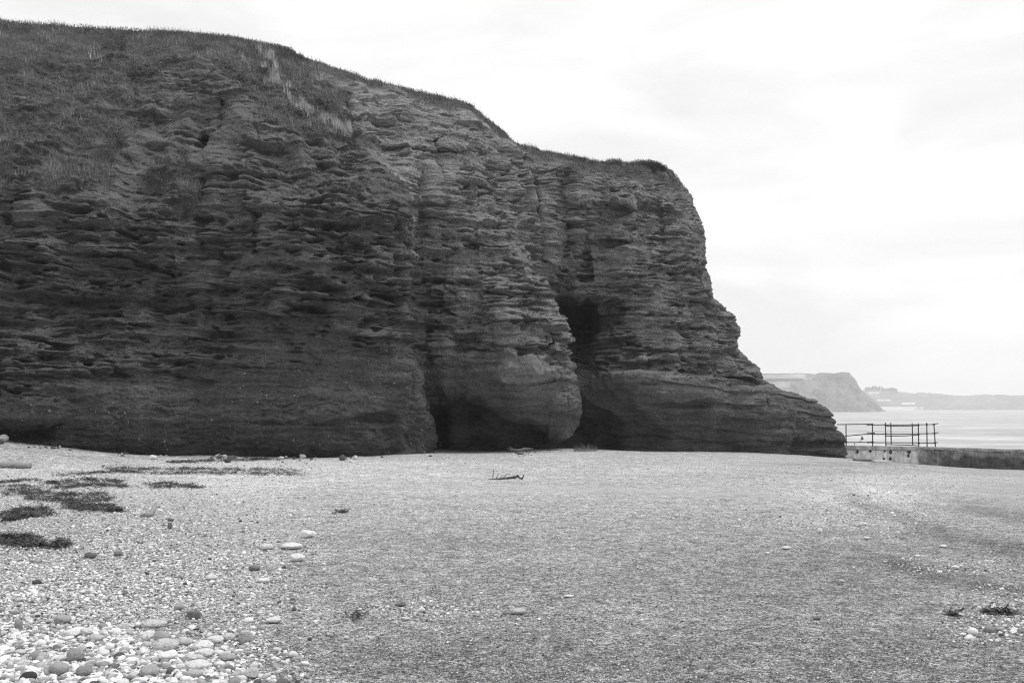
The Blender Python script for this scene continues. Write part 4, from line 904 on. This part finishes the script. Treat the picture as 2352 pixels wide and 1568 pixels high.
o = wall_run('coping', wa, WT, WT - .182, .9, M_WALL, .06, .04, w1, 5, lambda s_, z_: np.clip(.45 + .5 * fbm(s_ * 16, 1, 2, 3), 0, 1)); rel(o, w1)
def st2(s_, z_):
    return np.clip(.78 + .4 * fbm(s_ * 22, z_ * .8, 7, 3) + sstep(0, .22, (-.72 - .25 * s_ + .12 * fbm(s_ * 40, 2, 5, 3) + .12 * s_ * 0) - z_ + (s_ > .12) * .12) * .5 * sstep(.02, .14, s_), 0, 1)
o = wall_run('wall_face', wb, WT - .12, -2.6, .9, M_WALL, .05, .2, w2, 9, st2); rel(o, w2)
o = wall_run('coping', wb, WT, WT - .122, 1.0, M_WALL, .10, .05, w2, 12, lambda s_, z_: np.clip(.58 + .4 * fbm(s_ * 30, 1, 4, 3), 0, 1)); rel(o, w2)
def box(name, cx_, cy_, cz_, sx_, sy_, sz_, m, parent=None, bev=.02, rz=0, seed=0):
    bm = bmesh.new(); bmesh.ops.create_cube(bm, size=1)
    for v_ in bm.verts: v_.co = Vector((v_.co.x * sx_, v_.co.y * sy_, v_.co.z * sz_))
    bmesh.ops.bevel(bm, geom=bm.edges[:], offset=bev, segments=2, affect='EDGES'); me = bpy.data.meshes.new(name); bm.to_mesh(me); bm.free(); me.materials.append(m)
    o = link(name, me, parent, (cx_, cy_, cz_)); o.rotation_euler = (0, 0, rz); return o
# bolt holes and scars in the pale wall: plugs, hole shade put into colour
for (a, b_, s_) in [(2094,1102,.10),(2125,1101,.08),(2160,1101,.06),(2175,1103,.10),(2220,1102,.12),(2218,1112,.08),(2158,1119,.06),(2174,1119,.09)]:
    a /= 1.063; b_ /= 1.063; d_ = np.interp(a, [1945, 2040, 2110], [52.8, 52, 51.4]); p_ = wall_pt(a, d_, EYE + (HZ - b_) / F * d_)
    bm = bmesh.new(); bmesh.ops.create_icosphere(bm, subdivisions=2, radius=1)
    for v_ in bm.verts: v_.co = Vector((v_.co.x * s_ * (1 + .3 * math.sin(5 * v_.co.z + a)), v_.co.y * .05, v_.co.z * s_ * (1 + .25 * math.cos(4 * v_.co.x))))
    me = bpy.data.meshes.new('hole_shade'); bm.to_mesh(me); bm.free(); me.materials.append(M_IRON); link('hole_shade', me, w1, p_ + Vector((0, -.0, 0)) - w1.location)
# rubble and stepped footings at the wall foot
fo = []
for (a, b_, w_, h_, t_, lab) in [(2108,1123,42,5,.16,'flat dark concrete footing at the foot of the pale wall, nearest the cliff'),(2150,1128,34,6,.5,'pale concrete step at the foot of the pale wall'),(2215,1128,40,8,.18,'broken dark footing slab at the end of the pale wall'),(2238,1131,18,14,.5,'pale sloping lump of concrete where the two walls meet')]:
    a /= 1.063; b_ /= 1.063; g = gp(a, b_ + 2); m_ = g.y / F
    n_ = 'footing'; me_o = box(n_, g.x, min(g.y, 50.8) , g.z + h_ * m_ * .3, w_ * m_, .7, h_ * m_ * 1.4, simple('footing_concrete', t_ * .8, t_ * 1.1, 4, .9, .03), None, .03, -.15)
    tag(me_o, lab, 'footing')

# ------------------------------------------------------------------ bent scaffold railing on the wall
rail = empty('railing', wall_pt(2050, 52.1, WT)); tag(rail, 'bent rusty scaffold railing standing on the pale sea wall', 'railing')
def cr6(x_, y_): return ((2000 + x_ * .2126) / 1.063, (880 + y_ * .2126) / 1.063)
def rp(x_, y_, dd=0):
    a, b_ = cr6(x_, y_); d_ = 52.35 - (a - 2000) / 110 * .85 + dd; return Vector(((a - CX) / F * d_, d_, EYE + (HZ - b_) / F * d_)) - rail.location
def member(nm, pts, r_=.026, dd=0):
    P_ = [rp(a, b_, dd) for a, b_ in pts]; return link(nm, tube_mesh(nm, [(P_, [r_] * len(P_))], [M_IRON], 8), rail)
for (a, y0, b_, y1) in [(308, 732, 311, 985), (612, 722, 615, 985), (761, 712, 767, 990), (823, 713, 828, 968), (1069, 718, 1075, 972), (1138, 718, 1145, 990), (1236, 712, 1240, 990), (1318, 722, 1335, 990)]:
    member('post', [(a, y0), ((a + b_) / 2, (y0 + y1) / 2), (b_, y1)], .030)
for pts, dd in [([(205, 734), (400, 731), (612, 728)], .05), ([(600, 738), (900, 737), (1150, 735), (1300, 733), (1370, 720)], .05), ([(762, 750), (1000, 750), (1140, 745)], -.05),
 ([(300, 866), (480, 850), (640, 828)], .05), ([(600, 843), (900, 842), (1140, 840), (1320, 836), (1372, 824)], .05), ([(762, 866), (1000, 862), (1140, 852)], -.05),
 ([(300, 938), (612, 937)], .05), ([(600, 941), (900, 942), (1200, 944), (1330, 946), (1360, 938)], .05), ([(765, 962), (1000, 968), (1145, 975)], -.05)]:
    member('rail', pts, .024, dd)
for a, b_ in [(612, 733), (612, 836), (615, 938), (1138, 742), (1140, 848), (1145, 948), (1236, 735), (1237, 838), (1318, 733), (1325, 836), (1330, 946), (762, 737), (764, 842)]:
    p_ = rp(a, b_, 0); bm = bmesh.new(); bmesh.ops.create_cube(bm, size=1)
    for v_ in bm.verts: v_.co = Vector((v_.co.x * .10, v_.co.y * .12, v_.co.z * .085))
    bmesh.ops.bevel(bm, geom=bm.edges[:], offset=.018, segments=2, affect='EDGES'); me = bpy.data.meshes.new('clamp'); bm.to_mesh(me); bm.free(); me.materials.append(M_IRON); link('clamp', me, rail, p_)
for (a, b_, c_, dd) in [(548, 735, 622, .05), (548, 838, 640, .05), (550, 939, 632, .05)]:
    member('sleeve', [(a, b_), (c_, b_ - 3)], .042, dd)
# things caught on the railing
q = [rp(490, 845), rp(492, 862), rp(494, 874)]
fl = empty('float', rail.location + rp(494, 890)); tag(fl, 'small triangular fishing float hanging by a cord from the middle rail', 'float')
bm = bmesh.new(); bmesh.ops.create_cone(bm, cap_ends=True, segments=14, radius1=.095, radius2=.035, depth=.17); bmesh.ops.bevel(bm, geom=bm.edges[:], offset=.01, segments=2, affect='EDGES')
me = bpy.data.meshes.new('body'); bm.to_mesh(me); bm.free(); me.materials.append(M_FLOAT); link('body', me, fl)
link('cord', tube_mesh('cord', [([p_ + rail.location - fl.location for p_ in q], [.008] * 3), ([p_ + rail.location - fl.location for p_ in (rp(490, 905), rp(478, 922), rp(460, 934))], [.014] * 3)], [M_DWOOD], 6), fl)
rg = rail.location + rp(408, 950); o = link('rag', tube_mesh('rag', [([rail.location + rp(a, b_) - rg for a, b_ in ((407, 930), (412, 945), (404, 960), (410, 978))], [.012, .03, .02, .01])], [M_ROPE], 7), None, rg); tag(o, 'pale rag of rope tied round the lowest rail', 'rope')

# ------------------------------------------------------------------ the sea
SZ = -2.42
ys_ = np.concatenate([[-300, 0, 30], 54 * (3300 / 54)**np.linspace(0, 1, 260)]); us_ = np.linspace(-1.6, 1.6, 120)
Y, U = np.meshgrid(ys_, us_, indexing='ij'); X = U * (np.abs(Y) + 220)
Z = SZ + .05 * fbm(X * .12, Y * .25, 2, 3) * sstep(700, 100, Y)
o = link('sea', mesh_from('sea', np.stack([X, Y, Z], -1).reshape(-1, 3), grid_faces(len(ys_), len(us_))[:, ::-1], True, [M_SEA])); tag(o, kind='structure')

# ------------------------------------------------------------------ far shore
def land(name, sky_, base_y, d0, d1, seed, tone_fn, amp=1.0, nv=70, step=1.0):
    """a ridge: survey columns/rows of the skyline, foot at d0, crest at d1"""
    sk = np.array(sky_, float); xs = np.arange(sk[0, 0], sk[-1, 0] + .1, step); ty = np.interp(xs, sk[:, 0], sk[:, 1]) + 1.3 * fbm(xs * .09, 0 * xs, seed + 0 * xs, 4, .7); dd = np.interp(xs, sk[:, 0], sk[:, 2]) if sk.shape[1] > 2 else 0 * xs
    t_ = np.linspace(0, 1, nv)[None, :]; f0 = d0 + dd[:, None]; f1 = d1 + dd[:, None]
    crest = EYE + (HZ - ty[:, None]) / F * f1; foot = SZ - 4
    e = (t_ * 1.0); z_ = foot + (crest - foot) * (1 - (1 - np.clip(e, 0, 1))**1.35); d_ = f0 + (f1 - f0) * t_**1.0
    x_ = (xs[:, None] - CX) / F * d_; nn = fbm(x_ * .018, z_ * .01, seed, 5, .55) * amp + .07 * fbm(x_ * .05, z_ * .05, seed + 4, 4, .6); k_ = np.sin(np.pi * t_)
    d2_ = d_ + nn * 60 * k_; x2 = (xs[:, None] - CX) / F * d2_
    tn = tone_fn(np.repeat(xs[:, None], nv, 1), HZ - (z_ - EYE) / d2_ * F, t_ + 0 * xs[:, None], x_, z_)
    Vf = np.stack([x2, d2_, z_], -1); bk = Vf[:, -1:].copy(); bk[..., 1] += 400; bk[..., 0] *= bk[..., 1] / (bk[..., 1] - 400); bk[..., 2] -= 30
    Vf = np.concatenate([Vf, bk], 1); tn = np.concatenate([tn, tn[:, -1:]], 1)
    o = link(name, mesh_from(name, Vf.reshape(-1, 3), grid_faces(len(xs), nv + 1), True, [M_FAR], {'tone': tn.ravel()})); return tag(o, kind='structure')
def dq(l, s_=.2976 / 1.063, ox=1800 / 1.063, oy=850 / 1.063): return [(ox + a[0] * s_, oy + a[1] * s_) + tuple(a[2:]) for a in l]
def tn_head(px_, py_, t_, x_, z_):
    v_ = .17 * (1 + .5 * fbm(px_ * .03, py_ * .06, 3, 5) + .6 * fbm(px_ * .14 + py_ * .08, py_ * .14, 5, 3))
    v_ = np.where((py_ < 871) & (px_ < 1850 + 3 * np.sin(py_)), .30, v_)                                     # pale field
    v_ = np.where((py_ > 869 + (px_ - 1750) * -.01) & (py_ < 876) & (px_ < 1845), .10, v_)     # hedge line
    v_ = np.where((py_ > 876) & (px_ < 1815) & (py_ < 890), .26, v_)
    v_ = np.where(t_ > .955, .05, v_)                                                       # scrub along the top
    v_ = v_ * (1 - .4 * sstep(.1, .5, fbm(px_ * .05, py_ * .06, 5, 4)) * (px_ > 1840)); return np.clip(v_, .05, .8)
land('headland', dq([(-1200, 185), (-400, 195), (200, 206), (470, 206), (480, 202), (640, 212), (660, 206), (690, 201), (800, 206), (850, 196), (918, 197), (930, 215), (975, 262), (990, 300), (1025, 350), (1080, 392), (1120, 425), (1160, 470), (1200, 505), (1230, 522)]), 945, 1060, 1180, 4, tn_head, .45)
def tn_far(px_, py_, t_, x_, z_):
    v_ = .12 * (1 + .7 * fbm(px_ * .03, py_ * .16, 8, 5) + .8 * fbm(px_ * .12, py_ * .35, 9, 3))
    v_ = np.where((np.abs(py_ - (918.5 + (px_ - 2021) * .01)) < 1.7) & (px_ > 2014 + 6 * fbm(px_ * .3, py_, 4, 2)) & (px_ < 2046), .6, v_)
    v_ = np.where((np.abs(py_ - 926.5 + 1.5 * fbm(px_ * .2, 0 * py_, 4, 2)) < 1.8) & (px_ > 2072) & (px_ < 2102), .65, v_)
    v_ = np.where((np.abs(py_ - 902) < 2) & (px_ > 1995) & (px_ < 2020), .5, v_)
    v_ = np.where((py_ > 934) & (px_ > 1990) & (px_ < 2120), .45, v_); v_ = np.where((t_ > .93), .07, v_)
    v_ = v_ * (1 + .5 * blob(px_, py_, 2230, 922, 60, 10) ); return np.clip(v_, .04, .9)
land('far_shore', dq([(700, 345), (1020, 345), (1060, 342), (1190, 343), (1250, 350), (1320, 356), (1460, 371), (1490, 361), (1650, 372), (1760, 384), (1880, 389), (1905, 385), (1990, 383), (2030, 378), (2100, 382), (2170, 380), (2250, 386), (2350, 384), (2500, 380), (3200, 388), (4200, 400)]), 940, 2350, 2700, 12, tn_far, .7, 60)
# trees and white houses on the far shore
def far_pt(px_, py_, d_): return Vector(((px_ - CX) / F * d_, d_, EYE + (HZ - py_) / F * d_))
rt_ = np.random.default_rng(91)
tr_ = [(1062,1,330),(1076,1,328),(1092,0,330),(1110,2,326),(1124,2,328),(1138,2,325),(1152,0,331),(1166,2,329),(1184,2,330),(1200,0,334),(1226,0,340),(1240,1,338),(1256,1,334),(1272,1,332),(1288,1,336),(1302,0,342)]
for i, (a, kd, b_) in enumerate(tr_):
    (a1, b1), = dq([(a, b_ + 24)]); d_ = 2660; m_ = d_ / F; hgt = (34 + (8 if kd == 2 else 0)) * .28 * m_; wd = {0: 4.5, 1: 6, 2: 2.2}[kd] * .9
    rt = empty('tree', far_pt(a1, b1, d_)); lab = ['small far tree between taller ones in the row beyond the headland', 'round-crowned far tree in the row beyond the headland', 'slim upright far tree in the row beyond the headland'][kd]
    tag(rt, lab, 'tree', ['small far trees', 'round-crowned far trees', 'slim upright far trees'][kd] + ' beyond the headland')
    n_ = 420; u_ = rt_.normal(size=(n_, 3)); u_ /= np.linalg.norm(u_, axis=1)[:, None]; u_ *= rt_.uniform(.3, 1, n_)[:, None]**.5; hgt *= 1.0
    pts = u_ * np.array([wd, wd, hgt * .42]) + np.array([0, 0, hgt * .58]); Vb, q, aa = leaves(pts, rt_.uniform(.8, 1.7, n_), np.clip(rt_.lognormal(-2.9, .3, n_), .02, .12), rt_)
    link('crown', mesh_from('crown', Vb, q, False, [M_LEAF], {'tone': aa}), rt); link('trunk', tube_mesh('trunk', [([(0, 0, -1), (0, 0, hgt * .3), (0, 0, hgt * .6)], [.5, .4, .2])], [M_DWOOD], 6), rt)
def house(px_, py_, wpx, hpx, d_, label, n=1):
    m_ = d_ / F; W, Hh = wpx * m_, hpx * m_; rt = empty('house', far_pt(px_, py_, d_)); tag(rt, label, 'house', None)
    bm = bmesh.new(); D_ = W * .6
    vs = [bm.verts.new(p_) for p_ in [(-W/2, 0, -3), (W/2, 0, -3), (W/2, D_, -3), (-W/2, D_, -3), (-W/2, 0, Hh*.7), (W/2, 0, Hh*.7), (W/2, D_, Hh*.7), (-W/2, D_, Hh*.7), (-W/2, D_/2, Hh), (W/2, D_/2, Hh)]]
    for f_ in [(0,1,5,4),(1,2,6,5),(2,3,7,6),(3,0,4,7),(4,8,7),(5,6,9)]: bm.faces.new([vs[i_] for i_ in f_])
    me = bpy.data.meshes.new('wall'); bm.to_mesh(me); bm.free(); me.materials.append(M_HOUSE); link('wall', me, rt)
    e = .4; V_ = [(-W/2-e, -e, Hh*.7-.1), (W/2+e, -e, Hh*.7-.1), (W/2+e, D_/2, Hh+.25), (-W/2-e, D_/2, Hh+.25), (W/2+e, D_+e, Hh*.7-.1), (-W/2-e, D_+e, Hh*.7-.1)]
    link('roof', mesh_from('roof', np.array(V_), np.array([(0,1,2,3),(3,2,4,5)]), False, [M_FARROOF]), rt)
for (a, b_, w_, h_, d_, lab) in [(1215,364,34,10,2640,'white house between the far trees beyond the headland'),(1238,360,16,7,2640,'smaller white house beside the one between the far trees'),(1470,497,16,7,2380,'far white waterside house, first of the cluster from the headland'),(1492,494,20,10,2385,'far white waterside house, second of the cluster from the headland'),(1512,497,16,9,2380,'far white waterside house, third of the cluster from the headland'),(1535,496,14,7,2385,'far white waterside house, fourth of the cluster from the headland'),(1570,498,22,5,2380,'long low white building at the far end of the waterside cluster'),(1663,497,10,6,2380,'lone tiny white house on the far shore past the cluster')]:
    (a1, b1), = dq([(a, b_)]); house(a1, b1, w_ * .28, h_ * .28, d_, lab)

# ------------------------------------------------------------------ the sea air
m = bpy.data.materials.new('sea_air'); m.use_nodes = True; n = m.node_tree; n.nodes.clear()
pv = N(n, 'ShaderNodeVolumePrincipled'); pv.inputs['Color'].default_value = (.94, .94, .94, 1); pv.inputs['Density'].default_value = .00034; pv.inputs['Anisotropy'].default_value = 0
oo = N(n, 'ShaderNodeOutputMaterial'); n.links.new(pv.outputs[0], oo.inputs['Volume'])
hb = link('haze', mesh_from('haze', np.array([(x_, y_, z_) for z_ in (-16, 82) for x_, y_ in ((-5900, -600), (5900, -600), (5900, 3400), (-5900, 3400))], float),
    np.array([(3,2,1,0),(4,5,6,7),(0,1,5,4),(1,2,6,5),(2,3,7,6),(3,0,4,7)]), False, [m])); tag(hb, kind='stuff')
print('faces', sum(len(o_.data.polygons) for o_ in COL.objects if o_.type == 'MESH'))
